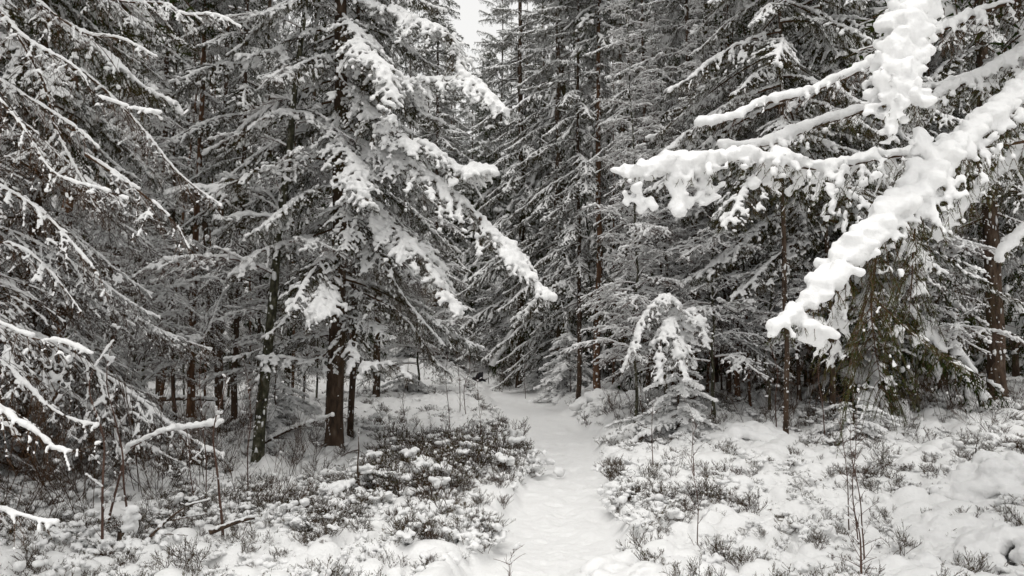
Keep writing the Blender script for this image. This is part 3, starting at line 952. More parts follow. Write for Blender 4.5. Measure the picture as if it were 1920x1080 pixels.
TR = (tx, ty)
NB = [
    # label, points, stick radius, lat_len, snow radius, kwargs
    ('thick snow covered bough sloping down across the view',
     [(2160, -60, 4.9), (2010, 90, 4.5), (1910, 190, 4.2), (1830, 262, 4.0), (1760, 330, 3.85), (1690, 405, 3.75), (1620, 478, 3.65), (1560, 545, 3.6), (1500, 595, 3.55), (1446, 625, 3.5)],
     .02, .34, .085, dict(hang=1.1, mainf=lambda s: np.interp(s, [0, .3, .42, .6, .75, .9, 1], [.3, .42, .75, 1.05, 1.15, 1.0, .55]), cover=.42, cover_ter=.25, snow_lat=.019, snow_ter=.012, ko=.8, steep=.2, lat_step=.04, disp=.012, lat_start=.25)),
    ('upright tuft of piled snow on a hanging bough',
     [(2190, -300, 5.0), (1900, -230, 4.5), (1760, -90, 4.1), (1715, 20, 3.85), (1690, 110, 3.7), (1680, 190, 3.6), (1672, 260, 3.6)],
     .016, .24, .07, dict(hang=.7, mainf=lambda s: np.interp(s, [0, .4, .6, .8, .93, 1], [.2, .6, 1.15, 1.3, 1.1, .3]), cover=.85, cover_ter=.55, snow_lat=.036, snow_ter=.02, ko=1.2, steep=.1, disp=.014, lat_start=.35, lat_step=.045)),
    ('level bough with a long roll of snow',
     [(2190, 200, 5.0), (1900, 270, 4.8), (1760, 285, 4.7), (1640, 300, 4.6), (1560, 318, 4.55), (1480, 310, 4.5), (1400, 302, 4.45), (1320, 312, 4.4), (1240, 322, 4.35), (1172, 335, 4.3)],
     .014, .36, .052, dict(hang=1.0, mainf=lambda s: np.interp(s, [0, .45, .6, .8, .9, 1], [.3, .5, .75, .9, 1.35, 1.0]), cover=.7, cover_ter=.4, snow_lat=.032, snow_ter=.018, disp=.01, lat_start=.4)),
    ('bare dark bough with an even line of snow',
     [(2190, -100, 5.0), (1900, 0, 5.0), (1760, 60, 4.9), (1640, 118, 4.9), (1560, 155, 4.85), (1480, 190, 4.8), (1430, 198, 4.8), (1370, 220, 4.75), (1310, 238, 4.7)],
     .02, .3, .034, dict(hang=.8, cover=.5, cover_ter=.3, snow_lat=.016, snow_ter=.012, ko=.5, green=False)),
    ('sagging bough under the bare dark one',
     [(2190, 60, 5.2), (1900, 130, 5.2), (1720, 175, 5.1), (1640, 200, 5.0), (1560, 232, 5.0), (1470, 262, 4.95), (1400, 278, 4.9), (1350, 280, 4.9)],
     .013, .35, .052, dict(hang=.8, cover=.5, cover_ter=.3, snow_lat=.02, snow_ter=.014, ko=.4)),
    ('snowy bough above the thick sloping one',
     [(2160, -40, 5.2), (1990, 60, 5.2), (1900, 110, 5.1), (1830, 150, 5.1), (1765, 180, 5.0), (1740, 205, 5.0)],
     .018, .35, .05, dict(hang=.8, cover=.5, snow_lat=.022, snow_ter=.014)),
    ('short bough with snow beside the stout trunk',
     [(2160, 300, 5.2), (2000, 380, 5.1), (1930, 430, 5.0), (1870, 492, 4.95)],
     .012, .3, .04, dict(hang=.9, cover=.5, snow_lat=.022, snow_ter=.014)),
    ('lower sloping bough behind the thick one',
     [(2160, 160, 5.4), (1960, 250, 5.4), (1860, 340, 5.3), (1800, 400, 5.2), (1760, 450, 5.2)],
     .012, .35, .036, dict(hang=.9, cover=.5, snow_lat=.022, snow_ter=.014)),
    ('green twigs hanging below the thick bough, beaded with snow',
     [(1652, 430, 3.72), (1640, 500, 3.7), (1632, 580, 3.72), (1640, 670, 3.75), (1655, 765, 3.78)],
     .006, .27, .013, dict(hang=1.5, cover=.35, cover_ter=.2, snow_lat=.02, snow_ter=.014, lat_step=.035, twig_r=.0025, bare=0)),
    ('second hanging green spray below the thick bough',
     [(1720, 385, 3.85), (1715, 450, 3.85), (1712, 530, 3.87), (1705, 610, 3.9)],
     .006, .24, .012, dict(hang=1.5, cover=.3, cover_ter=.18, snow_lat=.02, snow_ter=.014, lat_step=.035, twig_r=.0025, bare=0)),
    ('thin twigs fanning from the hanging green spray',
     [(1640, 560, 3.72), (1700, 620, 3.75), (1760, 670, 3.8), (1820, 700, 3.85)],
     .004, .16, .006, dict(hang=.5, cover=.2, cover_ter=.1, snow_lat=.012, snow_ter=.01, lat_step=.05, twig_r=.0018, bare=0)),
    ('spray hanging behind the thick bough tip',
     [(1590, 500, 3.8), (1580, 560, 3.8), (1570, 640, 3.85), (1550, 700, 3.9)],
     .005, .2, .012, dict(hang=1.4, cover=.45, cover_ter=.2, snow_lat=.018, snow_ter=.013, lat_step=.045, twig_r=.002, bare=0)),
]
for i, (lab, pp, r0, ll, sm_, kw) in enumerate(NB):
    if pp[0][0] > 1900:
        p0 = P(*pp[0])
        pts3 = [np.array([tx, ty, p0[2] + .25])] + [P(*q) for q in pp]
    else:
        pts3 = [P(*q) for q in pp]
    ex = None
    if i == 1:
        a = lumps([(1725, 0, 3.85), (1690, 110, 3.7), (1685, 190, 3.6)], 230, .052, .018, .036, 5)
        b = lumps([(1650, 120, 3.75), (1640, 200, 3.7), (1650, 220, 3.65)], 80, .03, .014, .026, 6)
        c = lumps([(1655, 240, 3.65), (1640, 330, 3.65)], 14, .02, .01, .022, 7)
        d = lumps([(1700, 150, 3.6), (1725, 190, 3.55)], 60, .03, .015, .028, 8)
        ex = tuple(np.concatenate(k) for k in zip(a, b, c, d))
    if i == 2:
        a = lumps([(1180, 325, 4.3), (1240, 318, 4.35), (1330, 320, 4.4)], 220, .034, .012, .028, 9)
        e = lumps([(1195, 340, 4.3), (1190, 370, 4.3), (1215, 390, 4.3)], 50, .03, .01, .03, 19)
        f = lumps([(1320, 330, 4.4), (1335, 365, 4.4), (1310, 375, 4.4)], 50, .03, .01, .03, 20)
        b = lumps([(1275, 340, 4.35), (1275, 400, 4.35)], 34, .03, .015, .04, 10)
        c = lumps([(1410, 335, 4.45), (1412, 350, 4.45)], 24, .018, .012, .022, 11)
        ex = tuple(np.concatenate(k) for k in zip(a, b, c, e, f))
    if i == 0:
        a = lumps([(1530, 600, 3.55), (1525, 640, 3.55)], 70, .032, .014, .028, 12)
        b = lumps([(1725, 250, 3.85), (1730, 280, 3.85)], 50, .024, .014, .026, 13)
        ex = tuple(np.concatenate(k) for k in zip(a, b))
    kk = dict(vox=.0095, nstep=.006, nlen=.017, nwid=.0022, ter=18, ter_hang=1.0, ter_len=.11, bare=.05, twig_r=.0028, dec=.4, cap=True, smooth=9, gap=-1, upish=.12)
    kk.update(kw)
    hero_branch(near, near_z, pts3, 700 + i, r0, label=lab, lat_len=ll, snow_main=sm_, needle=M_GREEN, extra=ex, **kk)
# further plain boughs of the same tree, outside and above the view
rn = np.random.default_rng(5)
for i in range(26):
    k = KITS['sag'][i % 3]
    add_branch(near, k[0], k[1], loc=(0, 0, 3.9 + i * .1), rz=rn.uniform(-1.7, 1.1), s=rn.uniform(.6, .9), tilt=rn.normal(0, .2))

# ------------------------------------------------------------------ thin boughs slanting across the other side
lx, ly = -4.6, 4.6
lz = gz(lx, ly)
lefty = root_at('spruce_tree', (lx, ly, lz), 'old spruce with long thin snow lined boughs slanting down over the brown thicket', 'tree')
tm, pts_, rad_ = trunk_mesh(15, .15, 211)
new_obj('trunk', tm, lefty)
o = new_obj('crown', CROWNS[2][0], lefty); new_obj('crown_snow', CROWNS[2][1], o); o.location = (0, 0, 5.6); o.scale = (1.3, 1.3, 1.03)
LB = [
    [(-60, -20, 5.0), (0, 22, 5.0), (44, 67, 5.0), (111, 111, 5.0), (151, 142, 5.0), (178, 178, 5.0), (249, 204, 5.0), (307, 209, 5.0)],
    [(-60, 130, 4.6), (0, 191, 4.6), (49, 240, 4.6), (71, 275, 4.6), (98, 320, 4.6), (133, 342, 4.6), (187, 355, 4.6), (240, 373, 4.6)],
    [(0, -60, 5.6), (67, 0, 5.6), (120, 40, 5.6), (169, 67, 5.6), (231, 80, 5.6), (293, 107, 5.6)],
    [(100, -40, 6.0), (213, 0, 6.0), (311, 9, 6.0), (342, 27, 6.0), (400, 31, 6.0), (450, 55, 6.0)],
    [(-60, 120, 5.3), (0, 151, 5.3), (44, 178, 5.3), (120, 227, 5.3), (180, 280, 5.3)],
    [(160, 290, 5.4), (249, 347, 5.4), (289, 378, 5.4), (329, 418, 5.4), (356, 467, 5.4)],
    [(-60, 590, 4.6), (0, 604, 4.6), (58, 631, 4.6), (124, 640, 4.6), (170, 660, 4.6)],
    [(-60, 740, 4.0), (0, 769, 4.0), (44, 796, 4.0), (93, 827, 4.0), (124, 844, 4.0), (191, 831, 4.0)],
    [(-60, 650, 4.8), (44, 724, 4.8), (89, 764, 4.8), (147, 791, 4.8), (187, 800, 4.8)],
    [(-60, 330, 5.0), (30, 365, 5.0), (100, 420, 5.0), (170, 500, 5.0), (200, 560, 5.0)],
    [(-60, 440, 5.0), (30, 460, 5.0), (110, 520, 5.0), (150, 590, 5.0)],
    [(30, 60, 5.5), (80, 150, 5.5), (110, 250, 5.5), (150, 330, 5.5), (190, 420, 5.5)],
    [(150, 130, 6.2), (230, 200, 6.2), (290, 270, 6.2), (340, 330, 6.2), (420, 390, 6.2)],
    [(-60, 940, 3.9), (0, 952, 3.9), (60, 975, 3.9), (100, 985, 3.9)],
]
for i, pp in enumerate(LB):
    p0 = P(*pp[0])
    pts3 = ([np.array([lx, ly, p0[2] + .3])] if pp[0][0] < 0 else []) + [P(*q) for q in pp]
    f = 1.5 if i in (7,) else 1.0
    hero_branch(lefty, lz, pts3, 800 + i, .011, lat_len=.4, snow_main=.013 * f, snow_lat=.0095, snow_ter=.0075, vox=.0075, cover=.74, cover_ter=.42,
                lat_step=.075, hang=.7, ter=12, ter_len=.16, ter_hang=.6, nstep=.024, nlen=.012, nwid=.002, bare=.15, needle=M_NEEDLE_DRY, twig_r=.0028, disp=.003, ko=.6)


# ------------------------------------------------------------------ saplings and stems
def sapling(pp, r0, label, seed, lat=.3, step=.2, snow=.012, name='bare_sapling', m=M_REDTWIG, ang=.6, hang=.1, ter=3, vox=.009, cover=.4, cat_='sapling', group=None):
    q = [P(*a) for a in pp]
    b = q[0].copy(); b[2] = gz(b[0], b[1])
    root = root_at(name, tuple(b), label, cat_, group)
    q[0] = b - np.array([0, 0, .05])
    pth = resample(np.array(q) - b, 30)
    pth = pth + np.stack([vnoise(pth, 2.2, seed + k) - .5 for k in range(3)], -1) * np.array([.16, .16, 0]) * np.linspace(0, 1, 30)[:, None]
    wd_, sn_ = spruce_parts(pth, r0, lat, seed, lat_step=step, ang=ang, hang=hang, ter=ter, ter_len=.12, ter_hang=.1, green=False, snow_main=snow, snow_lat=snow * .75,
                            snow_ter=snow * .6, vox=vox, cover=cover, cover_ter=cover * .6, disp=.003, twig_r=.0025)
    new_obj('stem', to_mesh('stem', wd_, [m], smooth=False), root)
    tag(new_obj('snow_load', to_mesh('snow_load', sn_, [M_SNOW]), root), kind='stuff')


sapling([(195, 900, 6.6), (230, 865, 6.55), (267, 831, 6.5), (320, 809, 6.5), (356, 804, 6.5), (413, 796, 6.5)], .012, 'sapling bowed into an arch under a line of snow', 31, snow=.026, lat=.18, cover=.7)
STEMS = [
    ([(905, 880, 9.4), (900, 800, 9.4), (893, 735, 9.4), (890, 690, 9.4)], .005, 'thin dead stem rising in front of the black bird'),
    ([(862, 790, 15), (862, 720, 15), (858, 620, 15)], .009, 'taller thin stem left of the black bird'),
    ([(875, 790, 14.6), (870, 730, 14.6), (880, 690, 14.6), (884, 610, 14.6)], .009, 'forked thin stem beside the tall one near the black bird'),
    ([(760, 800, 14), (758, 720, 14), (757, 690, 14)], .008, 'thin upright stem at the edge of the dwarf shrubs'),
    ([(845, 800, 13.0), (842, 730, 13.0), (840, 650, 13.0)], .007, 'thin pale stem among the snowy dwarf shrubs'),
    ([(1302, 890, 8.6), (1296, 830, 8.6), (1300, 780, 8.6), (1285, 740, 8.6)], .006, 'reddish forked stem in the open snow beside the path'),
    ([(1224, 870, 9.0), (1226, 810, 9.0), (1225, 745, 9.0)], .008, 'short knobbly stem with snow on its twigs near the path edge'),
    ([(1312, 1045, 5.6), (1300, 960, 5.6), (1290, 870, 5.6), (1300, 790, 5.6)], .005, 'long reddish whip of a stem standing in near snow'),
    ([(418, 990, 6.4), (416, 900, 6.4), (412, 820, 6.4), (420, 700, 6.4)], .013, 'straight dark stem rooted beside the fallen branch'),
    ([(388, 900, 7.6), (385, 840, 7.6), (384, 740, 7.6), (392, 620, 7.6)], .007, 'thin stem just behind the straight dark one'),
    ([(190, 1060, 5.8), (192, 960, 5.8), (188, 860, 5.8), (185, 760, 5.8), (196, 640, 5.8)], .012, 'crooked dark stem beside the snow capped stump'),
    ([(250, 960, 6.4), (235, 880, 6.4), (215, 800, 6.4), (206, 700, 6.4), (222, 600, 6.4)], .010, 'leaning dark sapling behind the crooked stem'),
    ([(370, 900, 7.4), (355, 840, 7.4), (330, 780, 7.4), (310, 730, 7.4)], .006, 'thin stem leaning over the snowy clearing'),
    ([(465, 900, 8.4), (466, 820, 8.4), (462, 730, 8.4), (452, 640, 8.4)], .008, 'thin stem in front of the mossy leaning trunk'),
    ([(1605, 860, 6.2), (1600, 790, 6.2), (1606, 720, 6.2)], .006, 'thin stem standing below the hanging green twigs'),
    ([(1590, 890, 6.6), (1585, 820, 6.6), (1570, 740, 6.6)], .006, 'second thin stem below the hanging green twigs'),
    ([(1613, 895, 5.6), (1610, 830, 5.6), (1600, 790, 5.6)], .007, 'stub of a stem plastered with snow below the hanging twigs'),
    ([(1625, 1075, 4.6), (1615, 1010, 4.6), (1600, 955, 4.6)], .011, 'short dark stem with side twigs in the nearest snow'),
    ([(960, 1080, 5.0), (948, 1050, 5.0), (955, 1015, 5.0)], .004, 'small forked twig at the near edge of the path'),
    ([(820, 1045, 5.6), (808, 990, 5.6), (800, 965, 5.6)], .004, 'small upright twig in the dwarf shrubs nearest the path'),
    ([(1545, 760, 11), (1540, 680, 11), (1545, 600, 11)], .009, 'thin stem beneath the tip of the thick bough'),
    ([(1455, 770, 11.5), (1452, 690, 11.5), (1440, 600, 11.5)], .01, 'thin dark stem next to the red stemmed pine'),
    ([(1330, 765, 12.5), (1340, 690, 12.5), (1325, 610, 12.5)], .014, 'crooked thin stem left of the red stemmed pine'),
    ([(985, 735, 22), (984, 700, 22), (980, 650, 22)], .01, 'thin stem at the far edge of the path'),
    ([(1070, 735, 20), (1067, 690, 20), (1066, 640, 20)], .01, 'thin straight stem before the small snow capped spruce'),
]
for i, (pp, r0, lab) in enumerate(STEMS):
    D = pp[0][2]
    sapling(pp, r0, lab, 400 + i, lat=.32 if D > 7 else .22, step=.16 if D > 5.5 else .06, snow=.012 + .0006 * D, cover=.42, vox=.01 if D < 8 else .014)

# ------------------------------------------------------------------ lying and standing dead wood
def log(p0, p1, r0, label, seed, name='fallen_log', snow=.03, m=M_BARK, lat=.2):
    a, b = np.array(p0, float), np.array(p1, float)
    root = root_at(name, tuple(a), label, 'log' if name == 'fallen_log' else 'branch')
    pth = resample([np.zeros(3), (b - a) * .5 + np.array([0, 0, .05]), b - a], 24)
    wd_, sn_ = spruce_parts(pth, r0, lat, seed, lat_step=.22, ang=.8, hang=.1, ter=2, green=False, snow_main=snow, snow_lat=.01, snow_ter=.008, vox=.012, cover=.6, twig_r=.005)
    new_obj('stem', to_mesh('stem', wd_, [m], smooth=False), root)
    tag(new_obj('snow_load', to_mesh('snow_load', sn_, [M_SNOW]), root), kind='stuff')


def gpx(u, D, up=0.0):
    x, y = at_px(u, 700, D)
    return (x, y, gz(x, y) + up)


log(gpx(250, 15.6, .35), gpx(425, 15.0, .45), .07, 'dark log lying across the far side of the snowy clearing', 61)
log(gpx(400, 6.3, .16), gpx(545, 6.6, .2), .022, 'thin fallen branch lying in the dwarf shrubs', 62, 'fallen_branch', snow=.012)
log(gpx(255, 5.7, .12), gpx(390, 6.5, .42), .014, 'dead forked branch propped beside the snow capped stump', 63, 'fallen_branch', snow=.010, lat=.35)
log(gpx(470, 10.5, .1), gpx(625, 9.6, .75), .025, 'dead branch propped against the big spruce', 64, 'fallen_branch', snow=.028, lat=.35)
log(gpx(1180, 11, .1), gpx(1275, 11.2, .45), .03, 'snowy dead branch under the bent young spruce', 65, 'fallen_branch', snow=.035, lat=.4)

sx_, sy_, sz_ = gpx(243, 5.9)
stump = root_at('tree_stump', (sx_, sy_, sz_), 'thin stump under a leaning cap of snow among the dwarf shrubs', 'stump')
tm, a_, b_ = trunk_mesh(.42, .035, 251, stubs=True, taper=.2, sides=9, n=8)
tm.name = 'stub'
new_obj('stub', tm, stump)
r = np.random.default_rng(3)
c = np.stack([r.normal(0, .012, 60) + .06 - np.linspace(0, .16, 60) ** 1.3, r.normal(0, .03, 60), np.linspace(.44, .0, 60)], 1)
new_obj('snow_cap', to_mesh('snow_cap', remesh(balls(c, .014 + .022 * r.random(60) + np.linspace(0, .018, 60), 1, .9), .01, disp=.01, dscale=.05), [M_SNOW]), stump)

# snow heaped over buried bushes
MOUNDS = [(1885, 7.4, .55, .42, 'tall heap of snow over a buried bush near the stout trunk side'), (1800, 6.4, .42, .22, 'lower snow heap before the tallest one'),
          (1700, 5.2, .45, .16, 'smooth low snow heap in the near corner of the shrubs'), (1925, 5.6, .5, .34, 'rounded snow heap cut by the picture edge'),
          (1130, 16.5, .5, .3, 'snow heap over shrubs across the path before the reddish trunk'), (1210, 14.8, .5, .3, 'bank of snow covered shrubs beneath the bare trees'),
          (1400, 11.2, .6, .22, 'broad snow heap before the red stemmed pine'), (1250, 5.2, .5, .1, 'low wide drift at the edge of the path')]
for i, (u, D, rad, hh, lab) in enumerate(MOUNDS):
    x, y = at_px(u, 700, D)
    r = np.random.default_rng(600 + i)
    n = 150
    a = r.random(n) * 6.28; q = np.sqrt(r.random(n)) * rad
    c = np.stack([np.cos(a) * q * 1.2, np.sin(a) * q, hh * (1 - (q / rad) ** 2) * (.7 + .3 * r.random(n)) - .03], 1)
    me = to_mesh('snow_heap', remesh(balls(c, .05 + .09 * r.random(n) ** 1.5, 1, .7), .018 if D < 9 else .03, disp=.022, dscale=.09, dec=.5), [M_SNOW])
    o = new_obj('snow_heap', me)
    o.location = (x, y, gz(x, y) + .03)
    tag(o, lab, 'snow heap', 'snow heaps over buried shrubs')


# ------------------------------------------------------------------ black bird
def bird():
    M_BLK, t, b = mat('black_feathers', .55)
    noise_ramp(t, b, 30, [(.3, (.006, .006, .008)), (.7, (.014, .014, .018))])
    c = P(897, 711, 23)
    root = root_at('bird', tuple(c), 'black bird flying low over the snow with wings raised beside the far path', 'bird')
    # body, neck, head and beak as one loft along +X
    prof = [(-.17, .0, .012), (-.15, -.002, .03), (-.08, -.005, .052), (0, -.005, .062), (.07, .0, .052), (.11, .005, .036), (.14, .004, .032), (.168, -.004, .030), (.19, -.012, .02), (.205, -.018, .009), (.235, -.032, .002)]
    A = np.array([[(p[0], 0, p[1]) for p in prof]]); rr = np.array([[p[2] for p in prof]])
    new_obj('body', to_mesh('body', tubes(A, rr, 12, 0), [M_BLK]), root)
    def slab(outline, th, name, loc=(0, 0, 0), rot=(0, 0, 0)):
        o = np.array(outline, float); n = len(o)
        k = 1 - .0 * o[:, :1]
        V = np.vstack([np.c_[o, np.full(n, th / 2)], np.c_[o, np.full(n, -th / 2)], [[*o.mean(0), th]], [[*o.mean(0), -th]]])
        F = []
        for i in range(n):
            j = (i + 1) % n
            F += [(i, j, 2 * n), (n + j, n + i, 2 * n + 1), (i, n + i, j), (j, n + i, n + j)]
        ob = new_obj(name, to_mesh(name, (V, np.array(F), np.zeros(len(F), int)), [M_BLK], smooth=False), root)
        ob.location = loc; ob.rotation_euler = rot
    wing = [(.085, 0), (.095, .10), (.07, .2), (.05, .28), (.02, .35), (.0, .345), (-.01, .30), (-.035, .325), (-.045, .28), (-.075, .29), (-.08, .23), (-.105, .23), (-.10, .15), (-.10, .06), (-.07, 0)]
    slab(wing, .008, 'wing', (0, .03, .02), (R(-14), 0, R(8)))
    slab([(a, -b) for a, b in wing], .008, 'wing', (-.01, -.03, .025), (R(-34), 0, R(8)))
    slab([(0, -.02), (0, .02), (-.12, .05), (-.14, .02), (-.145, -.02), (-.12, -.05)], .008, 'tail', (-.14, 0, 0), (0, R(8), 0))
    root.rotation_euler = (0, R(12), R(8)); root.scale = (1.12, 1.12, 1.12)
bird()

# ------------------------------------------------------------------ dwarf shrubs under and between the snow
def shrub(seed, n, h, spread, snow, twigs=5, green=.5, sr=.016, pad=.022, npd=None, tr=1.0):
    r = np.random.default_rng(seed)
    az = r.random(n) * 6.28
    out = (.25 + .75 * r.random(n)) * spread
    t = np.linspace(0, 1, 5)[None, :, None]
    base = np.stack([r.normal(0, spread * .35, n), r.normal(0, spread * .35, n), np.full(n, -.03)], 1)
    d = np.stack([np.cos(az) * out, np.sin(az) * out, h * (.55 + .6 * r.random(n))], 1)
    A = base[:, None] + d[:, None] * t
    A[..., 2] -= (.25 * h * r.random(n))[:, None] * t[..., 0] ** 2
    A[..., :2] += r.normal(0, .01, (n, 5, 2))
    g = [tubes(A, np.linspace(.0026 * tr, .0012 * tr, 5)[None] * np.ones((n, 1)), 3, 0)]
    B, lb = ter_polys(A[:, 1:], np.full(n, .22), twigs / .22, h * .45, .6, -.35, r)
    g.append(tubes(B, np.full((len(B), 3), .0011 * tr), 3, 0))
    if green:
        g.append(needles(B, .028 / green, .014, .0055, r, 1))
        g.append(needles(A[:, 1:], .045 / green, .013, .005, r, 1))
    wd = cat(g)
    fr = (wd[2] == 1) & (r.random(len(wd[2])) < .45)      # leaves that carry rime
    wd[2][fr] = 2
    if snow:
        tip = np.concatenate([A[:, -1], A[:, -2], B[:, -1]])
        tip = tip[r.random(len(tip)) < snow]
        c = tip + np.array([0, 0, .002]); q = sr * (.3 + .9 * r.random(len(c)) ** 2)
        npad = npd or 1 + int(snow * 9)
        top = A[r.integers(0, n, npad), -2]
        k_ = r.integers(5, 12, npad)
        pc = np.repeat(top, k_, 0) + r.normal(0, 1, (k_.sum(), 3)) * np.array([1.25, 1.25, .4]) * pad
        pq = .010 + pad * r.random(len(pc)) ** 1.4
        V, F, m = remesh(balls(np.vstack([c, pc]), np.concatenate([q, pq]), 1, .6), .0085, disp=.012, dscale=.03, dec=.5)
        wd = cat([wd, (V, F, np.full(len(F), 2))])
    return to_mesh('shrub_twigs', wd, [M_TWIG, M_HEATH, M_SNOW], smooth=True)


coll = bpy.data.collections.new('dwarf_shrub_kinds')
kinds = [shrub(1, 16, .15, .13, .14, sr=.011), shrub(2, 13, .20, .14, .10, sr=.011), shrub(3, 16, .11, .15, .35, sr=.014), shrub(4, 10, .24, .12, .06, sr=.01, green=.8),
         shrub(5, 8, .18, .12, .0, green=.0, twigs=7), shrub(6, 22, .22, .16, .12, sr=.011, green=1.2), shrub(7, 12, .08, .15, .45, sr=.016, green=.3),
         shrub(8, 12, .12, .15, .25, sr=.014, pad=.042, npd=4, green=.3), shrub(9, 10, .09, .17, .25, sr=.014, pad=.05, npd=3, green=.3), shrub(10, 14, .15, .13, .2, sr=.014, pad=.034, npd=5, green=.4)]
for i, me in enumerate(kinds):
    coll.objects.link(bpy.data.objects.new('twig_kind_%d' % i, me))


def scatter(name, pts, rot, scl, kid, collection, label):
    me = bpy.data.meshes.new(name)
    me.vertices.add(len(pts)); me.vertices.foreach_set('co', pts.astype(np.float32).ravel())
    for nm, ty_, dat in (('rot', 'FLOAT_VECTOR', rot), ('scl', 'FLOAT', scl), ('kid', 'INT', kid)):
        a = me.attributes.new(nm, ty_, 'POINT')
        a.data.foreach_set('vector' if ty_ == 'FLOAT_VECTOR' else 'value', (dat.astype(np.float32) if ty_ != 'INT' else dat.astype(np.int32)).ravel())
    ob = new_obj(name, me)
    tag(ob, label, 'undergrowth', kind='stuff')
    ng = bpy.data.node_groups.new(name, 'GeometryNodeTree')
    ng.interface.new_socket('Geometry', in_out='INPUT', socket_type='NodeSocketGeometry')
    ng.interface.new_socket('Geometry', in_out='OUTPUT', socket_type='NodeSocketGeometry')
    N, Lk = ng.nodes, ng.links
    gi, go = N.new('NodeGroupInput'), N.new('NodeGroupOutput')
    ci = N.new('GeometryNodeCollectionInfo'); ci.inputs['Collection'].default_value = collection
    ci.inputs['Separate Children'].default_value = True; ci.inputs['Reset Children'].default_value = True
    ip = N.new('GeometryNodeInstanceOnPoints'); ip.inputs['Pick Instance'].default_value = True
    def att(nm, ty_):
        a = N.new('GeometryNodeInputNamedAttribute'); a.data_type = ty_; a.inputs['Name'].default_value = nm
        return a.outputs['Attribute']
    Lk.new(gi.outputs[0], ip.inputs['Points']); Lk.new(ci.outputs[0], ip.inputs['Instance'])
    Lk.new(att('kid', 'INT'), ip.inputs['Instance Index'])
    e2r = N.new('FunctionNodeEulerToRotation'); Lk.new(att('rot', 'FLOAT_VECTOR'), e2r.inputs[0]); Lk.new(e2r.outputs[0], ip.inputs['Rotation'])
    Lk.new(att('scl', 'FLOAT'), ip.inputs['Scale'])
    Lk.new(ip.outputs[0], go.inputs[0])
    md = ob.modifiers.new('scatter', 'NODES'); md.node_group = ng
    return ob


def shrub_points(r, n, dmin, dmax, thr):
    D = dmin + (dmax - dmin) * r.random(n * 3) ** .8
    x = D * (r.random(n * 3) * 1.75 - .875)
    h, bare, edge = ground_full(x, D)
    dn = vnoise(np.stack([x, D], -1), .8, 91) * .6 + vnoise(np.stack([x, D], -1), 2.6, 92) * .4
    pd, dx = path_d(x, D)
    bush = np.exp(-(((x + .85) / .6) ** 2 + ((D - 9.6) / 1.3) ** 2))     # the grey heath patch beside the path
    leftish = np.clip((-dx - 1.5) / 2, 0, .14) * np.clip((9 - D) / 2, 0, 1) - .12 * np.clip((D - 11) / 3, 0, 1) * (dx < 0) - .09 * (dx > 0)
    keep = (edge > .5) & ((dn + bush * .7 + leftish > thr + .25 * r.random(n * 3)) | (r.random(n * 3) < .10))
    i = np.nonzero(keep)[0][:n]
    return x[i], D[i], h[i], bush[i]


r = np.random.default_rng(12)
XS = [shrub_points(r, n, a, b, t) for n, a, b, t in ((3600, 3.2, 9, .52), (3600, 8, 15, .52), (2800, 14, 26, .55), (1800, 25, 44, .5))]
bxx = r.normal(-.85, .42, 420); byy = r.normal(9.6, .9, 420)
bh, _, be = ground_full(bxx, byy)
kp = be > .6
XS.append((bxx[kp], byy[kp], bh[kp], np.ones(kp.sum())))
ex_, ey_ = np.abs(r.normal(0, .75, 130)) - .35, r.normal(30, .7, 130)
XS.append((ex_, ey_, ground_full(ex_, ey_)[0], np.full(130, .6)))
X, Y, Z, B = (np.concatenate(k) for k in zip(*XS))
n = len(X)
kid = r.choice(10, n, p=[.11, .10, .12, .06, .09, .06, .11, .13, .12, .10])
kid = np.where(kid == 0, 0, kid)
kid = np.where((B > .45) & (r.random(n) < .75), r.choice([1, 3, 4, 5, 7, 9], n), kid)
scl = (.38 + .85 * r.random(n) ** 1.4) * (1 + .6 * B) * np.interp(Y, [4, 10, 20, 40], [.85, 1.0, 1.15, 1.7])
rot = np.stack([r.normal(0, .18, n), r.normal(0, .18, n), r.random(n) * 6.28], 1)
scatter('dwarf_shrubs', np.stack([X, Y, Z - .02], 1), rot, scl, kid, coll, 'dwarf shrub twigs and leaves poking through the snow beside the path')
print('shrubs', n, 'objects', len(bpy.data.objects))


bent = [o for o in col.objects if o.get('label', '').startswith('snow laden young spruce bent')][0]
for i, pp in enumerate([[(1290, 735, 11.2), (1285, 640, 11.1), (1270, 575, 11.0), (1240, 560, 10.9), (1205, 600, 10.8), (1180, 660, 10.7), (1165, 700, 10.7)],
                        [(1285, 640, 11.2), (1290, 590, 11.1), (1310, 600, 10.9), (1325, 650, 10.8)],
                        [(1275, 600, 11.1), (1250, 610, 10.8), (1235, 660, 10.6), (1240, 720, 10.5)],
                        [(1285, 660, 11.1), (1270, 640, 10.7), (1275, 680, 10.5), (1290, 720, 10.4)]]):
    hero_branch(bent, bent.location.z, [P(*q) for q in pp], 950 + i, .014, lat_len=.3, snow_main=.05, snow_lat=.035, snow_ter=.02, vox=.014, cover=.75, cover_ter=.5,
                lat_step=.06, hang=.8, ter=18, nstep=.009, nlen=.016, nwid=.003, bare=0.1, disp=.01, steep=.6)

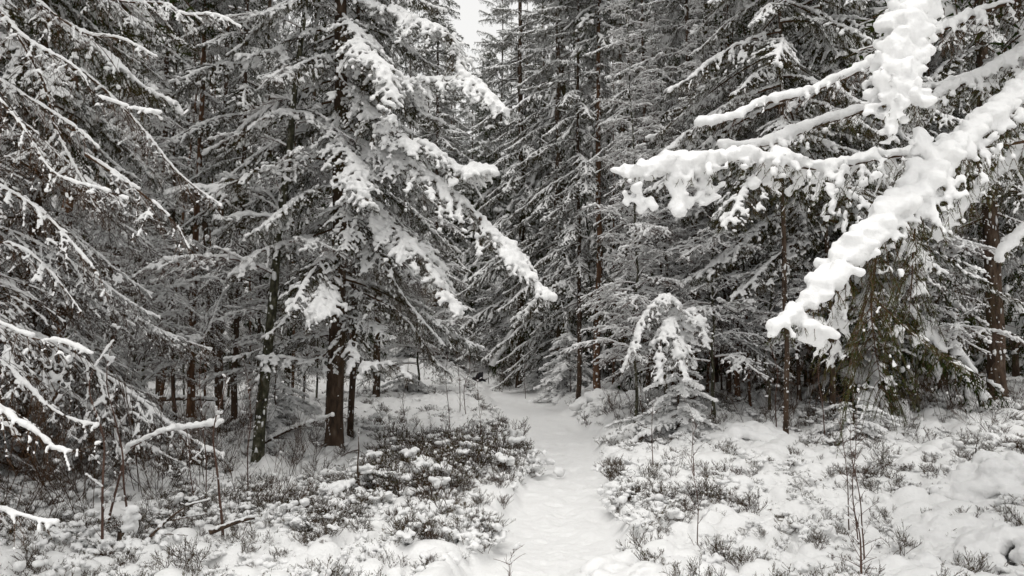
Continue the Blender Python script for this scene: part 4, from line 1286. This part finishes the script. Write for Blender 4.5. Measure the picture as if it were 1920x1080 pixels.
# slender stems of the thicket on both sides
rs = np.random.default_rng(41)
SIDES = [(170, 620, 16, 'slim upright stem in the thicket behind the snowy clearing'), (1120, 1820, 26, 'slim upright stem in the thicket behind the dwarf shrubs across the path')]
for u0, u1, nn, lab in SIDES:
    for k in range(nn):
        u = u0 + (u1 - u0) * (k + .8 * rs.random()) / nn
        D = rs.uniform(13.5, 20)
        x, y = at_px(u, 700, D)
        spruce(x, y, rs.uniform(7, 12), rs.uniform(.018, .042), 1.0, .8, 7.5, 'slim %s upright stem ' % ['grey', 'reddish', 'snow flecked'][k % 3] + min(ANCHORS, key=lambda a: abs(a[0] - u))[1], 1000 + k + u0, low='thin', low_to=20,
               step=.42, wob=.05, lean=(rs.normal(0, .5), rs.normal(0, .3)), name='slender_tree', material=[M_MOSSY, M_PINE, M_BARK][k % 3], upper=False,
               group='slim %s stems ' % ['grey', 'reddish', 'snow flecked'][k % 3] + min(ANCHORS, key=lambda a: abs(a[0] - u))[1])

# waist high bare bushes standing about
bush_kinds = [shrub(40 + k, 5 + k, (1.0, 1.4, .8)[k], (.40, .34, .5)[k], .16, twigs=7, green=0, sr=.012, pad=.010, npd=2, tr=1.6) for k in range(3)]
rq = np.random.default_rng(55)
for j, (u0, u1, d0, d1, nn, where) in enumerate([(-40, 600, 6.0, 11.5, 20, 'in the undergrowth '), (1150, 1900, 11.5, 15, 22, 'at the thicket edge '), (880, 1010, 28, 31, 5, 'at the far bend of the path ')]):
    for k in range(nn):
        u = u0 + (u1 - u0) * (k + rq.random()) / nn
        D = rq.uniform(d0, d1)
        x, y = at_px(u, 700, D)
        anc = min(ANCHORS, key=lambda a: abs(a[0] - u))[1].replace('behind', 'near').replace('beyond', 'near')
        b = new_obj('bare_bush', bush_kinds[k % 3])
        tag(b, ['bare twiggy bush ', 'tall bare bush ', 'low spreading bare bush '][k % 3] + where + (anc if j < 2 else ''), 'bush', 'bare bushes ' + where + (anc if j < 2 else ''))
        b.location = (x, y, gz(x, y)); q = rq.uniform(.7, 1.25) * (1 if D < 20 else 1.3)
        b.scale = (q, q, q * rq.uniform(.8, 1.2)); b.rotation_euler = (rq.normal(0, .1), rq.normal(0, .1), rq.uniform(0, 6.28))
